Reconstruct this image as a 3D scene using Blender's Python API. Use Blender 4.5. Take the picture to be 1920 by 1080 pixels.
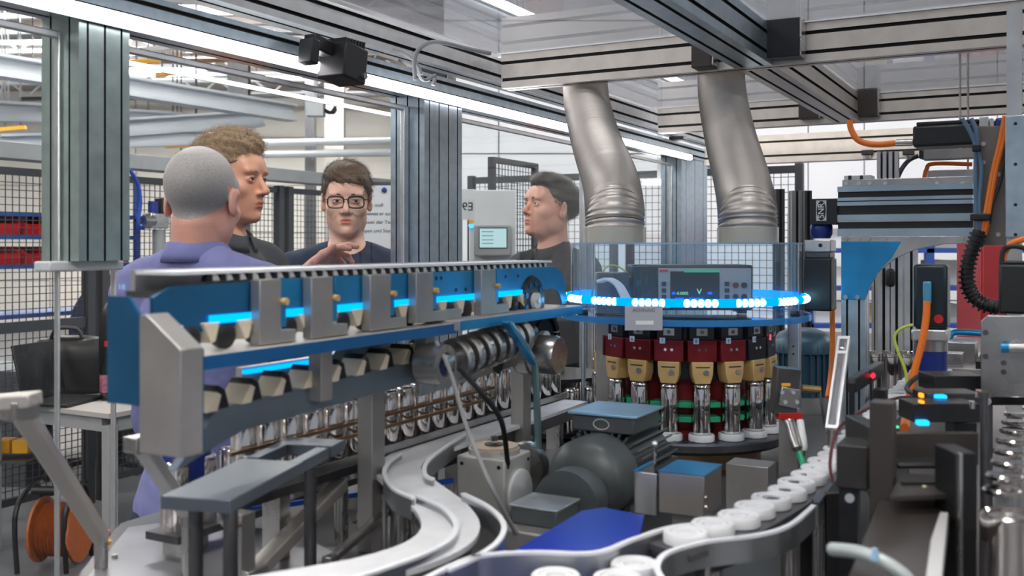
import bpy, bmesh, math, random
import numpy as np
from mathutils import Vector, Matrix, Euler
random.seed(7)
for o in list(bpy.data.objects): bpy.data.objects.remove(o)
C = bpy.context.scene.collection
R = math.radians
# ---------------------------------------------------------------- camera
FPX = 1867.0; HOR = 460.0; CAMZ = 1.5
cd = bpy.data.cameras.new('camera'); cam = bpy.data.objects.new('camera', cd); C.objects.link(cam)
cam.location = (0, 0, CAMZ); cam.rotation_euler = (R(90), 0, 0)
cd.sensor_width = 36; cd.lens = 36*FPX/1920; cd.shift_y = -(540-HOR)/1920
cd.clip_start = .05; cd.clip_end = 200
cd.dof.use_dof = True; cd.dof.focus_distance = 2.5; cd.dof.aperture_fstop = 6.3
bpy.context.scene.camera = cam
# ---------------------------------------------------------------- world, exposure
w_ = bpy.data.worlds.new('world'); bpy.context.scene.world = w_; w_.use_nodes = True
bgn = w_.node_tree.nodes['Background']; bgn.inputs[0].default_value = (.80, .88, 1.0, 1); bgn.inputs[1].default_value = .30
vs = bpy.context.scene.view_settings
vs.view_transform = 'Standard'; vs.look = 'None'; vs.gamma = 1; vs.use_curve_mapping = False; vs.exposure = 0.32
LAMP = 60.0      # hall battens
LEDW = 9.0      # white strip in the enclosure
# ---------------------------------------------------------------- frames
# M: machine frame (a along the glass wall, w across it), W: world frame
UX, UY = .4777, .8785
TH = math.atan2(UY, UX)
def w2m(x, y, z=None):
    a = x*UX+y*UY; w = -x*UY+y*UX
    return (a, w) if z is None else (a, w, z)
def m2w(a, w, z=0): return (a*UX-w*UY, a*UY+w*UX, z)
def at(px, py, D): return ((px-960)/FPX*D, D, CAMZ+(HOR-py)/FPX*D)
def mat_(px, py, D): return w2m(*at(px, py, D))
def onw(px, py, w):            # point seen at px,py on the vertical plane w = const
    k = (px-960)/FPX; D = w/(UX-UY*k); p = at(px, py, D); return w2m(*p)
def ona(px, py, a):
    k = (px-960)/FPX; D = a/(UY+UX*k); return w2m(*at(px, py, D))
def onz(px, py, z):
    D = (CAMZ-z)*FPX/(py-HOR); return w2m(*at(px, py, D))
# ---------------------------------------------------------------- materials
MC = {}
def mt(name, col, metal=0., rough=.5, noise=0., nscale=30., bump=0., bscale=200., emit=0., ecol=None, stretch=None, coat=0., trans=0., sss=0., alpha=1., spec=.5):
    if name in MC: return MC[name]
    m = bpy.data.materials.new(name); m.use_nodes = True; nt = m.node_tree; b = nt.nodes['Principled BSDF']
    c = (*col, 1)
    b.inputs['Base Color'].default_value = c; b.inputs['Metallic'].default_value = metal; b.inputs['Roughness'].default_value = rough
    b.inputs['Specular IOR Level'].default_value = spec
    if coat: b.inputs['Coat Weight'].default_value = coat; b.inputs['Coat Roughness'].default_value = .1
    if sss: b.inputs['Subsurface Weight'].default_value = sss; b.inputs['Subsurface Radius'].default_value = (.02, .008, .004); b.inputs['Subsurface Scale'].default_value = .5
    if trans: b.inputs['Transmission Weight'].default_value = trans
    if alpha < 1: b.inputs['Alpha'].default_value = alpha
    if emit: b.inputs['Emission Color'].default_value = (*(ecol or col), 1); b.inputs['Emission Strength'].default_value = emit
    if noise or bump:
        tc = nt.nodes.new('ShaderNodeTexCoord'); mp = nt.nodes.new('ShaderNodeMapping')
        nt.links.new(tc.outputs['Object'], mp.inputs['Vector'])
        if stretch: mp.inputs['Scale'].default_value = stretch
    if noise:
        n = nt.nodes.new('ShaderNodeTexNoise'); n.inputs['Scale'].default_value = nscale; n.inputs['Detail'].default_value = 5
        nt.links.new(mp.outputs[0], n.inputs['Vector'])
        r = nt.nodes.new('ShaderNodeMapRange'); r.inputs[1].default_value = .3; r.inputs[2].default_value = .7
        r.inputs[3].default_value = 1-noise; r.inputs[4].default_value = 1+noise*.5
        nt.links.new(n.outputs['Fac'], r.inputs[0])
        mx = nt.nodes.new('ShaderNodeMix'); mx.data_type = 'RGBA'; mx.blend_type = 'MULTIPLY'; mx.inputs[0].default_value = 1
        mx.inputs[6].default_value = c; nt.links.new(r.outputs[0], mx.inputs[7]); nt.links.new(mx.outputs[2], b.inputs['Base Color'])
        r2 = nt.nodes.new('ShaderNodeMapRange'); r2.inputs[3].default_value = max(.02, rough*(1-noise)); r2.inputs[4].default_value = min(1, rough*(1+noise))
        nt.links.new(n.outputs['Fac'], r2.inputs[0]); nt.links.new(r2.outputs[0], b.inputs['Roughness'])
    if bump:
        n = nt.nodes.new('ShaderNodeTexNoise'); n.inputs['Scale'].default_value = bscale; nt.links.new(mp.outputs[0], n.inputs['Vector'])
        bp = nt.nodes.new('ShaderNodeBump'); bp.inputs['Strength'].default_value = bump; bp.inputs['Distance'].default_value = .002
        nt.links.new(n.outputs['Fac'], bp.inputs['Height']); nt.links.new(bp.outputs[0], b.inputs['Normal'])
    MC[name] = m; return m
def emis(name, col, s):
    if name in MC: return MC[name]
    m = bpy.data.materials.new(name); m.use_nodes = True; nt = m.node_tree; nt.nodes.clear()
    e = nt.nodes.new('ShaderNodeEmission'); e.inputs[0].default_value = (*col, 1); e.inputs[1].default_value = s
    o = nt.nodes.new('ShaderNodeOutputMaterial'); nt.links.new(e.outputs[0], o.inputs[0]); MC[name] = m; return m
def glassm(name, tint=(.95, .98, 1), refl=1.0, haze=0.0, hcol=(.8, .85, .9), rough=.0, ior=1.5):
    if name in MC: return MC[name]
    m = bpy.data.materials.new(name); m.use_nodes = True; nt = m.node_tree; nt.nodes.clear()
    t = nt.nodes.new('ShaderNodeBsdfTransparent'); t.inputs[0].default_value = (*tint, 1)
    g = nt.nodes.new('ShaderNodeBsdfGlossy'); g.inputs['Roughness'].default_value = rough
    f = nt.nodes.new('ShaderNodeFresnel'); f.inputs[0].default_value = ior
    mu = nt.nodes.new('ShaderNodeMath'); mu.operation = 'MULTIPLY'; mu.inputs[1].default_value = refl; nt.links.new(f.outputs[0], mu.inputs[0])
    ge = nt.nodes.new('ShaderNodeNewGeometry'); m3 = nt.nodes.new('ShaderNodeMath'); m3.operation = 'SUBTRACT'; m3.inputs[0].default_value = 1; nt.links.new(ge.outputs['Backfacing'], m3.inputs[1])
    m4 = nt.nodes.new('ShaderNodeMath'); m4.operation = 'MULTIPLY'; nt.links.new(mu.outputs[0], m4.inputs[0]); nt.links.new(m3.outputs[0], m4.inputs[1]); mu = m4
    mx = nt.nodes.new('ShaderNodeMixShader'); nt.links.new(mu.outputs[0], mx.inputs[0]); nt.links.new(t.outputs[0], mx.inputs[1]); nt.links.new(g.outputs[0], mx.inputs[2])
    out = nt.nodes.new('ShaderNodeOutputMaterial'); last = mx
    if haze:
        d = nt.nodes.new('ShaderNodeBsdfDiffuse'); d.inputs[0].default_value = (*hcol, 1)
        m2 = nt.nodes.new('ShaderNodeMixShader'); m2.inputs[0].default_value = haze
        nt.links.new(mx.outputs[0], m2.inputs[1]); nt.links.new(d.outputs[0], m2.inputs[2]); last = m2
    nt.links.new(last.outputs[0], out.inputs[0]); MC[name] = m; return m
ALU = mt('anodised aluminium', (.62, .63, .64), .85, .36, .12, 25, stretch=(1, 1, 1))
ALUB = mt('brushed cool aluminium', (.50, .60, .68), .9, .3, .15, 40)
STEEL = mt('machined steel', (.52, .51, .50), .95, .28, .2, 18)
STEELM = mt('milled grey plate', (.42, .41, .40), .7, .42, .18, 12)
CHROME = mt('chrome', (.78, .74, .72), 1, .1)
DSTEEL = mt('dark steel', (.14, .14, .15), .8, .35, .2, 30)
BLACK = mt('black plastic', (.012, .013, .015), 0, .42, .2, 60)
BLACKM = mt('black anodised metal', (.02, .021, .024), .3, .35)
GROOVE = mt('dark groove strip', (.022, .02, .02), .1, .6)
WHITE = mt('white plastic', (.82, .83, .84), 0, .35)
CREAM = mt('cream plastic', (.70, .62, .48), 0, .45)
BLUEA = mt('blue aluminium and blue light tint', (.03, .30, .62), .55, .32, .2, 14)  # plates, brackets and covers: blue light painted into the colour; handles truly blue
BLUED = mt('dark blue plastic', (.01, .03, .22), .1, .35)
GREYP = mt('grey paint', (.30, .31, .32), 0, .5, .1, 8)
LGREY = mt('light grey paint', (.66, .68, .70), 0, .45, .06, 6)
ORANGE = mt('orange cable jacket', (.85, .20, .02), 0, .45)
YELLOW = mt('yellow paint', (.85, .42, .02), 0, .45)
GREEN = mt('green plastic', (.02, .42, .22), 0, .4)
RED = mt('red plastic', (.55, .02, .02), 0, .4)
DRED = mt('dark red anodised', (.22, .012, .018), .4, .35, .2, 40)
BRASS = mt('tan plastic jaw', (.68, .45, .18), .1, .45, .12, 40)
COPPER = mt('bronze steel', (.35, .22, .13), .8, .35, .2, 30)
GLASS = glassm('pane glass', (.95, .975, .98), 1.0)
ACRYL = glassm('acrylic', (.93, .97, 1), 1.3, .035, (.5, .75, .95))
ROOFG = glassm('polycarbonate roof', (.82, .83, .85), 1.2, .30, (.62, .62, .64))
# ---------------------------------------------------------------- mesh builder
ORG = {}; FRM = {}
def setp(o, label=None, cat=None, group=None, kind=None):
    if label: o['label'] = label
    if cat: o['category'] = cat
    if group: o['group'] = group
    if kind: o['kind'] = kind
    return o
def thing(name, label, cat, o=(0, 0, 0), group=None, frame='M', kind=None):
    e = bpy.data.objects.new(name, None); C.objects.link(e); e.empty_display_size = .05
    if frame == 'M': e.location = m2w(*o); e.rotation_euler = (0, 0, TH)
    else: e.location = o
    ORG[e] = Vector(o); FRM[e] = frame
    return setp(e, label, cat, group, kind)
class MB:
    def __init__(s): s.v = []; s.f = []
    def add(s, vs_, fs):
        n = len(s.v); s.v += [tuple(p) for p in vs_]; s.f += [tuple(i+n for i in f) for f in fs]; return s
    def box(s, x0, x1, y0, y1, z0, z1):
        return s.add([(x0,y0,z0),(x1,y0,z0),(x1,y1,z0),(x0,y1,z0),(x0,y0,z1),(x1,y0,z1),(x1,y1,z1),(x0,y1,z1)],
                     [(0,3,2,1),(4,5,6,7),(0,1,5,4),(1,2,6,5),(2,3,7,6),(3,0,4,7)])
    def ob(s, c, size, rot=(0, 0, 0)):
        m = MB().box(-size[0]/2, size[0]/2, -size[1]/2, size[1]/2, -size[2]/2, size[2]/2)
        M = Matrix.Translation(c) @ Euler(rot).to_matrix().to_4x4()
        return s.add([M @ Vector(p) for p in m.v], m.f)
    def beam(s, p0, p1, wd, ht, up=(0, 0, 1)):       # rectangular bar between two points
        p0, p1 = Vector(p0), Vector(p1); d = (p1-p0).normalized(); u = Vector(up)
        r = d.cross(u).normalized(); u = r.cross(d)
        vs_ = [p+r*wd/2*i+u*ht/2*j for p in (p0, p1) for i, j in ((-1,-1),(1,-1),(1,1),(-1,1))]
        return s.add(vs_, [(3,2,1,0),(4,5,6,7),(0,1,5,4),(1,2,6,5),(2,3,7,6),(3,0,4,7)])
    def cyl(s, p0, p1, r, n=18, r2=None):
        return s.lathe([(0, 0), (r, 0), (r if r2 is None else r2, 1), (0, 1)], p0, p1, n)
    def lathe(s, prof, p0, p1, n=18):     # profile (radius, t) with t along p0->p1 in units of its length
        p0, p1 = Vector(p0), Vector(p1); d = p1-p0; z = d.normalized()
        x = z.orthogonal().normalized(); y = z.cross(x); vs_ = []; fs = []; idx = []
        for r, t in prof:
            c = p0+d*t
            if r == 0: idx.append([len(vs_)]); vs_.append(c)
            else:
                idx.append(list(range(len(vs_), len(vs_)+n)))
                vs_ += [c+(x*math.cos(2*math.pi*i/n)+y*math.sin(2*math.pi*i/n))*r for i in range(n)]
        for A, B in zip(idx, idx[1:]):
            for i in range(n):
                j = (i+1) % n
                if len(A) == 1 and len(B) == 1: continue
                if len(A) == 1: fs.append((A[0], B[j], B[i]))
                elif len(B) == 1: fs.append((A[i], A[j], B[0]))
                else: fs.append((A[i], A[j], B[j], B[i]))
        return s.add(vs_, fs)
    def tube(s, pts, r, n=8, closed=False, rs=None):
        P = [Vector(p) for p in pts]; L = len(P); vs_ = []; fs = []
        T = [((P[(i+1) % L]-P[i-1]) if closed else (P[min(i+1, L-1)]-P[max(i-1, 0)])).normalized() for i in range(L)]
        x = T[0].orthogonal().normalized()
        for i in range(L):
            x = (x-T[i]*x.dot(T[i])).normalized(); y = T[i].cross(x); rr = rs[i] if rs else r
            vs_ += [P[i]+(x*math.cos(2*math.pi*k/n)+y*math.sin(2*math.pi*k/n))*rr for k in range(n)]
        for i in range(L if closed else L-1):
            for k in range(n):
                a, b = i*n, ((i+1) % L)*n; fs.append((a+k, a+(k+1) % n, b+(k+1) % n, b+k))
        if not closed: fs.append(tuple(range(n))[::-1]); fs.append(tuple((L-1)*n+k for k in range(n)))
        return s.add(vs_, fs)
    def torus(s, c, Rr, r, n=64, m=10, sq=None):
        pts = [(c[0]+Rr*math.cos(2*math.pi*i/n), c[1]+Rr*math.sin(2*math.pi*i/n), c[2]) for i in range(n)]
        return s.tube(pts, r, m, closed=True)
    def prism(s, poly, axis, t0, t1):     # poly in the two other axes (x,y | x,z | y,z)
        def q(p, t): return {'x': (t, p[0], p[1]), 'y': (p[0], t, p[1]), 'z': (p[0], p[1], t)}[axis]
        n = len(poly); vs_ = [q(p, t0) for p in poly]+[q(p, t1) for p in poly]
        area = sum(poly[i][0]*poly[(i+1) % n][1]-poly[(i+1) % n][0]*poly[i][1] for i in range(n))
        if axis == 'y': area = -area
        if t1 < t0: area = -area
        lo, hi = tuple(range(n)), tuple(range(n, 2*n))
        sides = [(i, (i+1) % n, n+(i+1) % n, n+i) for i in range(n)]
        if area > 0: fs = [lo[::-1], hi]+sides
        else: fs = [lo, hi[::-1]]+[f[::-1] for f in sides]
        return s.add(vs_, fs)
    def strip(s, pts, th, z0, z1):        # upright strip following a plan path
        n = len(pts); L = []; Rr = []
        for i in range(n):
            a, b = pts[max(i-1, 0)], pts[min(i+1, n-1)]; dx, dy = b[0]-a[0], b[1]-a[1]; l = math.hypot(dx, dy) or 1
            nx, ny = -dy/l*th/2, dx/l*th/2; L.append((pts[i][0]+nx, pts[i][1]+ny)); Rr.append((pts[i][0]-nx, pts[i][1]-ny))
        vs_ = []; fs = []
        for i in range(n): vs_ += [(*Rr[i], z0), (*L[i], z0), (*L[i], z1), (*Rr[i], z1)]
        for i in range(n-1):
            a, b = 4*i, 4*i+4
            for k in range(4): fs.append((a+k, a+(k+1) % 4, b+(k+1) % 4, b+k)[::-1])
        fs.append((0,1,2,3)); fs.append((4*n-1,4*n-2,4*n-3,4*n-4)); return s.add(vs_, fs)
    def sphere(s, c, r, n=16, m=10, sc=(1, 1, 1)):
        vs_ = []; fs = []
        for i in range(m+1):
            for k in range(n):
                t = math.pi*i/m; p = 2*math.pi*k/n
                vs_.append((c[0]+r*sc[0]*math.sin(t)*math.cos(p), c[1]+r*sc[1]*math.sin(t)*math.sin(p), c[2]+r*sc[2]*math.cos(t)))
        for i in range(m):
            for k in range(n):
                a = i*n+k; b = i*n+(k+1) % n; fs.append((a, a+n, b+n, b))
        return s.add(vs_, fs)
    def build(s, name, m, parent=None, o=None, label=None, cat=None, group=None, kind=None, frame='M', bev=0, flat=False, ang=38):
        me = bpy.data.meshes.new(name)
        if parent is not None: org = ORG[parent]; frame = FRM[parent]
        else: org = Vector(o if o is not None else (sum(p[0] for p in s.v)/len(s.v), sum(p[1] for p in s.v)/len(s.v), min(p[2] for p in s.v)))
        me.from_pydata([(p[0]-org[0], p[1]-org[1], p[2]-org[2]) for p in s.v], [], s.f)
        if not flat:
            me.polygons.foreach_set('use_smooth', [True]*len(me.polygons)); me.set_sharp_from_angle(angle=R(ang))
        if m: me.materials.append(m)
        if getattr(s, 'dark', None):
            me.materials.append(GROOVE)
            for q in s.dark: me.polygons[q].material_index = 1
        ob = bpy.data.objects.new(name, me); C.objects.link(ob)
        if parent is not None: ob.parent = parent
        elif frame == 'M': ob.location = m2w(*org); ob.rotation_euler = (0, 0, TH)
        else: ob.location = org
        ORG[ob] = org; FRM[ob] = frame
        if bev:
            b = ob.modifiers.new('bevel', 'BEVEL'); b.width = bev; b.segments = 2; b.limit_method = 'ANGLE'; b.angle_limit = R(40)
        return setp(ob, label, cat, group, kind)
def kids(o): return [c for c in o.children]
def dup(root, loc=None, rz=None, label=None, group=None, frame='M'):
    def cp(o, par):
        c = o.copy(); C.objects.link(c)
        if par is not None: c.parent = par
        for ch in list(o.children): cp(ch, c)
        return c
    r = cp(root, None)
    if loc is not None: r.location = m2w(*loc) if frame == 'M' else loc
    if rz is not None: r.rotation_euler = (0, 0, rz)
    if label: r['label'] = label
    if group: r['group'] = group
    return r
def slotpoly(W, H, nw=1, nh=1, s=.008, d=.007):      # T-slot cross-section, slots on the W faces (nw) and on the H faces (nh)
    P = []
    def side(p, q, n, inn):
        L = math.dist(p, q); ux, uy = (q[0]-p[0])/L, (q[1]-p[1])/L
        P.append(p)
        for i in range(n):
            c = L*(i+.5)/n
            for t, k in ((c-s/2, 0), (c-s/2, 1), (c+s/2, 1), (c+s/2, 0)):
                P.append((p[0]+ux*t+inn[0]*d*k, p[1]+uy*t+inn[1]*d*k))
    a, b = W/2, H/2
    side((-a,-b), (a,-b), nw, (0,1)); side((a,-b), (a,b), nh, (-1,0)); side((a,b), (-a,b), nw, (0,-1)); side((-a,b), (-a,-b), nh, (1,0))
    return P
def prof(axis, c, t0, t1, W, H, nw=1, nh=1, s=.0085, d=.008):  # c = centre in the two other axes
    m = MB().prism([(c[0]+p[0], c[1]+p[1]) for p in slotpoly(W, H, nw, nh, s, d)], axis, t0, t1); m.dark = slotdark(nw, nh); return m
def slotdark(nw, nh):
    D = []; i = 0
    for n in (nw, nh, nw, nh):
        i += 1
        for _ in range(n): D += [i, i+1, i+2]; i += 4
    return [2+q for q in D]
def smooth_path(pts, k=6, closed=False):             # Catmull-Rom
    P = [Vector(p) for p in pts]; out = []; n = len(P)
    for i in range(n if closed else n-1):
        if closed: a, b, c, d = P[i-1], P[i], P[(i+1) % n], P[(i+2) % n]
        else: a, b, c, d = P[max(i-1, 0)], P[i], P[i+1], P[min(i+2, n-1)]
        for j in range(k):
            t = j/k; out.append(.5*((2*b)+(c-a)*t+(2*a-5*b+4*c-d)*t*t+(3*b-a-3*c+d)*t**3))
    if not closed: out.append(P[-1])
    return out
def textobj(txt, size, m, parent, loc, rot, ext=.0004, name='lettering', label=None, align='CENTER', mirror=False):
    cu = bpy.data.curves.new(name, 'FONT'); cu.body = txt; cu.size = size; cu.extrude = ext; cu.align_x = align; cu.align_y = 'CENTER'
    t = bpy.data.objects.new(name, cu); C.objects.link(t)
    dg = bpy.context.evaluated_depsgraph_get(); me = bpy.data.meshes.new_from_object(t.evaluated_get(dg)); bpy.data.objects.remove(t)
    if mirror:
        for v in me.vertices: v.co.x = -v.co.x
    me.materials.clear(); me.materials.append(m); ob = bpy.data.objects.new(name, me); C.objects.link(ob)
    if parent is not None: ob.parent = parent; loc = Vector(loc)-ORG[parent]
    ob.location = loc; ob.rotation_euler = rot
    ORG[ob] = ORG.get(parent); FRM[ob] = FRM.get(parent); return setp(ob, label)
def rotm(X, Y):
    X, Y = Vector(X), Vector(Y); Z = X.cross(Y); return Matrix((X, Y, Z)).transposed().to_euler()
FACE_A = rotm((0, -1, 0), (0, 0, 1)); FACE_AV = rotm((0, 0, 1), (0, 1, 0)); FACE_W = (R(90), 0, 0)
def nth(n): return f"{n}{'th' if 10 < n % 100 < 14 else {1: 'st', 2: 'nd', 3: 'rd'}.get(n % 10, 'th')}"
# rotations that lay text upright: FACE_A faces -w (the camera side) in the M frame
FACEM = (R(90), 0, 0)
# ================================================================ HALL (world frame)
CZ = 4.3
FLOORM = mt('grey hall floor', (.16, .16, .17), 0, .35, .15, 1.5)
WALLC = mt('cream cladding', (.72, .68, .63), 0, .6, .05, 2)
WALLW = mt('white cladding', (.78, .80, .84), 0, .5, .03, 2)
MB().box(-13, 13, -6, 19, -.1, 0).build('floor', FLOORM, frame='W', kind='structure')
CEILM = mt('ceiling sheet', (.42, .38, .35), 0, .7, .2, .8)
MB().box(-13, 13, -6, 19, CZ, CZ+.1).build('ceiling', CEILM, frame='W', kind='structure')
wl = MB().box(-13.1, -13, -6, 19, 0, CZ).build('wall_left', WALLC, frame='W', kind='structure')
wr = MB().box(13, 13.1, -6, 19, 0, CZ).build('wall_right', WALLW, frame='W', kind='structure')
# far cream wall, clad in panels
YB = 18.0
wb = MB().box(-13, 13, YB+.05, YB+.15, 0, CZ).build('wall_back', WALLC, frame='W', kind='structure')
for i in range(9):
    for j in range(5):
        x0 = -13+i*1.55; MB().box(x0+.015, x0+1.535, YB, YB+.05, j*.86+.012, min(CZ, j*.86+.85)).build('wall_panel', WALLC, wb)
# nearer white wall on the right
YW = 8.0
ww = MB().box(-.55, 13, YW+.05, YW+.12, 0, CZ).build('wall_partition', WALLW, frame='W', kind='structure')
xs = [-.55, -.107, 2.38, 2.83, 3.9, 5.2, 6.6, 8.0, 9.4, 11, 13]
for x0, x1 in zip(xs, xs[1:]):
    for z0, z1 in ((0, 1.05), (1.062, 2.23), (2.242, 3.3), (3.312, CZ)):
        MB().box(x0+.006, x1-.006, YW, YW+.05, z0, z1).build('wall_panel', WALLW, ww)
# ceiling beams, pipes, batten lights
def ibeam(p0, p1, H, W, t=.02):
    p0, p1 = Vector(p0), Vector(p1); m = MB()
    m.beam(p0, p1, t, H); m.beam(p0+Vector((0, 0, H/2)), p1+Vector((0, 0, H/2)), W, t); m.beam(p0-Vector((0, 0, H/2)), p1-Vector((0, 0, H/2)), W, t); return m
BEAMW = mt('white painted steel', (.70, .73, .77), 0, .45, .05, 4)
for i in range(4):
    y = 11.5+i*1.9
    a = MB()
    a.beam((-13, y, CZ-.28), (0, y-.9, CZ-.28), .10, .05); a.beam((-13, y, CZ-.03), (0, y-.9, CZ-.03), .12, .05)
    for k in range(22):
        x = -13+k*.6; yy = y-.9*(x+13)/13; a.beam((x, yy, CZ-.28), (x+.28, yy-.02, CZ-.03), .03, .03); a.beam((x+.28, yy, CZ-.03), (x+.6, yy-.02, CZ-.28), .03, .03)
    a.build('lattice_girder', BEAMW, frame='W', label='white lattice roof girder, '+['nearest','second','third','farthest'][i]+' of four under the hall ceiling', cat='girder', group='lattice girders under the ceiling')
for i in range(5):
    y = 10.2+i*1.5; x0 = -10+.5*i
    MB().tube([(x0, y, CZ-.42), (x0+7.5, y-.6, CZ-.42)], .035, 8).build('ceiling_pipe', [BEAMW, DSTEEL, COPPER, BEAMW, DSTEEL][i], frame='W', label='long horizontal pipe hung under the hall ceiling, '+['first','second','third','fourth','fifth'][i]+' from the front', cat='pipe', group='pipes under the ceiling')
LAMPM = emis('batten light', (1, .97, .93), LAMP)
lx = [(-6.5, 8.5), (-6.2, 10.5), (-5.9, 12.5), (-5.6, 14.6), (-3.4, 10.8), (-3.2, 13.0), (-3.0, 15.2), (-9.5, 9), (-9, 12), (-2, 5.5), (2.2, 5.5), (6, 5.0), (-5.5, 3.5), (0, 1.0), (4.5, 1.0), (-4.5, .2), (0, -3), (5, -3), (-5, -3)]
def batten(i, x, y):
    t = thing('ceiling_light', '', 'lamp', (x, y, CZ-.3), 'batten lights on the hall ceiling', 'W')
    t['label'] = f'long white batten light under the hall ceiling, {nth(i+1)} of nineteen'
    MB().box(x-1.1, x+1.1, y-.10, y+.10, CZ-.22, CZ-.16).build('housing', LGREY, t)
    MB().box(x-1.08, x+1.08, y-.09, y+.09, CZ-.26, CZ-.22).build('diffuser', LAMPM, t)
    for s in (-.9, .9): MB().cyl((x+s, y, CZ-.17), (x+s, y, CZ), .006, 6).build('hanger', DSTEEL, t)
for i, (x, y) in enumerate(lx): batten(i, x, y)
# mezzanine steelwork (machine direction)
def steel(name, p0, p1, H, W, m, label, cat='beam'):
    return ibeam(p0, p1, H, W).build(name, m, frame='W', label=label, cat=cat)
P = lambda x, y, D: Vector(at(x, y, D))
steel('mezzanine_beam', P(-120, 105, 6.2), P(548, 212, 8.8), .13, .14, BEAMW, 'white steel beam sloping in from upper left to the tall white column')
steel('mezzanine_beam', P(-60, 205, 6.6), P(330, 225, 9.2), .12, .12, BEAMW, 'white steel beam in the upper left, just beneath the long sloping one')
steel('mezzanine_beam', P(180, 243, 8.0), P(492, 222, 8.9), .13, .13, BEAMW, 'white beam crossing left to right, upper of two behind the curly-haired man')
steel('mezzanine_beam', P(0, 268, 7.6), P(475, 255, 8.8), .11, .11, BEAMW, 'white beam crossing left to right, lower of two ending in a dark cap')
steel('steel_column', Vector((*P(533, 0, 8.8)[:2], 0)), P(533, 205, 8.8), .09, .10, BEAMW, 'tall white steel column left of the man with glasses', 'column').rotation_euler = (0, 0, 0)
MB().box(-2.63, -2.44, 9.2, 9.3, 0, 3.4).build('steel_column', DSTEEL, frame='W', label='dark grey column beside the tall white column', cat='column')
MB().box(-2.83, -2.70, 13.6, 13.75, 0, 4.0).build('steel_column', DSTEEL, frame='W', label='dark drainpipe-like column against the cream wall above the glasses man', cat='column')
MB().box(-2.62, -2.35, 13.9, 14.05, 0, 4.2).build('steel_column', WALLC, frame='W', label='cream column right beside the dark column on the cream wall', cat='column')
for z, lb in ((2.85, 'upper'), (2.70, 'lower')):
    MB().tube([(-3.6, 13.2, z), (0.2, 12.6, z)], .05, 10).build('wall_pipe', BEAMW, frame='W', label='pale horizontal pipe above the man with glasses, '+lb+' of the two', cat='pipe')
CRL = ['above the steelwork, right of the left glass post','below the one beside the left post','under the upper cross beam','longest and brightest, behind the curly hair','just under the brightest one behind the curly hair','at the top far left','left of the big glass post','at left edge above the fence','highest beside the strip light','shortest at the left edge','ending at the left glass post']
for j, (x0, x1, y, h) in enumerate([(245, 300, 118, 8), (292, 352, 140, 7), (260, 350, 250, 7), (310, 381, 272, 12), (330, 378, 291, 8), (25, 70, 143, 8), (90, 140, 160, 6), (0, 48, 243, 7), (300, 342, 112, 5), (0, 20, 217, 5), (115, 150, 234, 5)]):
    D = 9.6+.15*j; a = P(x0, y, D); b = P(x1, y-4, D); s = h/FPX*D
    t = thing('crane_rail', 'yellow crane rail piece '+CRL[j], 'crane rail', a, 'yellow crane rails', 'W'); MB().beam(a, b, .05, s).build('rail', YELLOW, t)
    for f in (.2, .8): c = a.lerp(b, f); MB().cyl(c+Vector((0, 0, s/2)), (c.x, c.y, CZ), .008, 6).build('hanger', DSTEEL, t)

t = thing('junction_box', 'pale junction box high beside the white column', 'box', P(592, 205, 9), frame='W'); MB().ob(P(592, 205, 9), (.16, .12, .13)).build('body', LGREY, t, bev=.005); c = P(592, 205, 9); MB().cyl((c.x, c.y, c.z+.06), (c.x, c.y, CZ), .02, 8).build('conduit', LGREY, t)
m = MB()
for k in range(3): m.tube(smooth_path([P(604, 203, 9), P(618+3*k, 212, 9), P(630, 198+3*k, 9)]), .012, 6)
m.build('cable_loop', BLACK, frame='W', label='black cable loops at the pale junction box', cat='cable')

# perimeter guard fence behind the men (runs along the machine)
WF = 4.93
FRAMEM = mt('grey fence steel', (.22, .25, .29), .2, .5, .1, 5)
FRAMED = mt('dark fence steel', (.05, .055, .065), .2, .5)
def meshpanel(x0, x1, w, z0, z1, sp, parent, wire=.003, m=None, name='wire_mesh'):
    b = MB(); n = int((x1-x0)/sp); k = int((z1-z0)/sp)
    for i in range(n+1): x = x0+(x1-x0)*i/n; b.box(x-wire/2, x+wire/2, w-wire/2, w+wire/2, z0, z1)
    for j in range(k+1): z = z0+(z1-z0)*j/k; b.box(x0, x1, w-wire*1.4, w-wire*.4, z-wire/2, z+wire/2)
    return b.build(name, m or FRAMED, parent, kind='stuff', flat=True)
fx = [2.6, 3.98, 5.6, 6.55, 7.9, 9.2]
cols = [FRAMED, FRAMED, FRAMEM, FRAMED, FRAMEM, FRAMED]
lab = ['at the far left', 'behind the left glass post', 'behind the two men on the left', 'between the curly-haired man and the glasses man', 'behind the man with glasses']
for i in range(5):
    t = thing('guard_fence', 'black wire mesh guard fence panel '+lab[i], 'fence', (fx[i], WF, 0), 'guard fence panels behind the men')
    for x, nm in ((fx[i]+.03, 'post'), (fx[i+1]-.07, 'post')): MB().box(x-.025, x+.025, WF-.03, WF+.03, 0, 1.93).build(nm, FRAMED, t)
    for z, h in ((.12, .02), (1.057, .03), (1.90, .02)): MB().box(fx[i]+.05, fx[i+1]-.09, WF-.015, WF+.015, z-h, z+h).build('rail', FRAMED, t)
    meshpanel(fx[i]+.05, fx[i+1]-.1, WF, .14, 1.88, .04, t, .0042 if i < 2 else .0032)
t = MB().box(1.5, 10.2, WF-.08, WF+.06, 1.96, 2.05).build('cable_tray', GREYP, label='long grey cable tray along the top of the guard fence', cat='cable tray', bev=.004)
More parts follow.
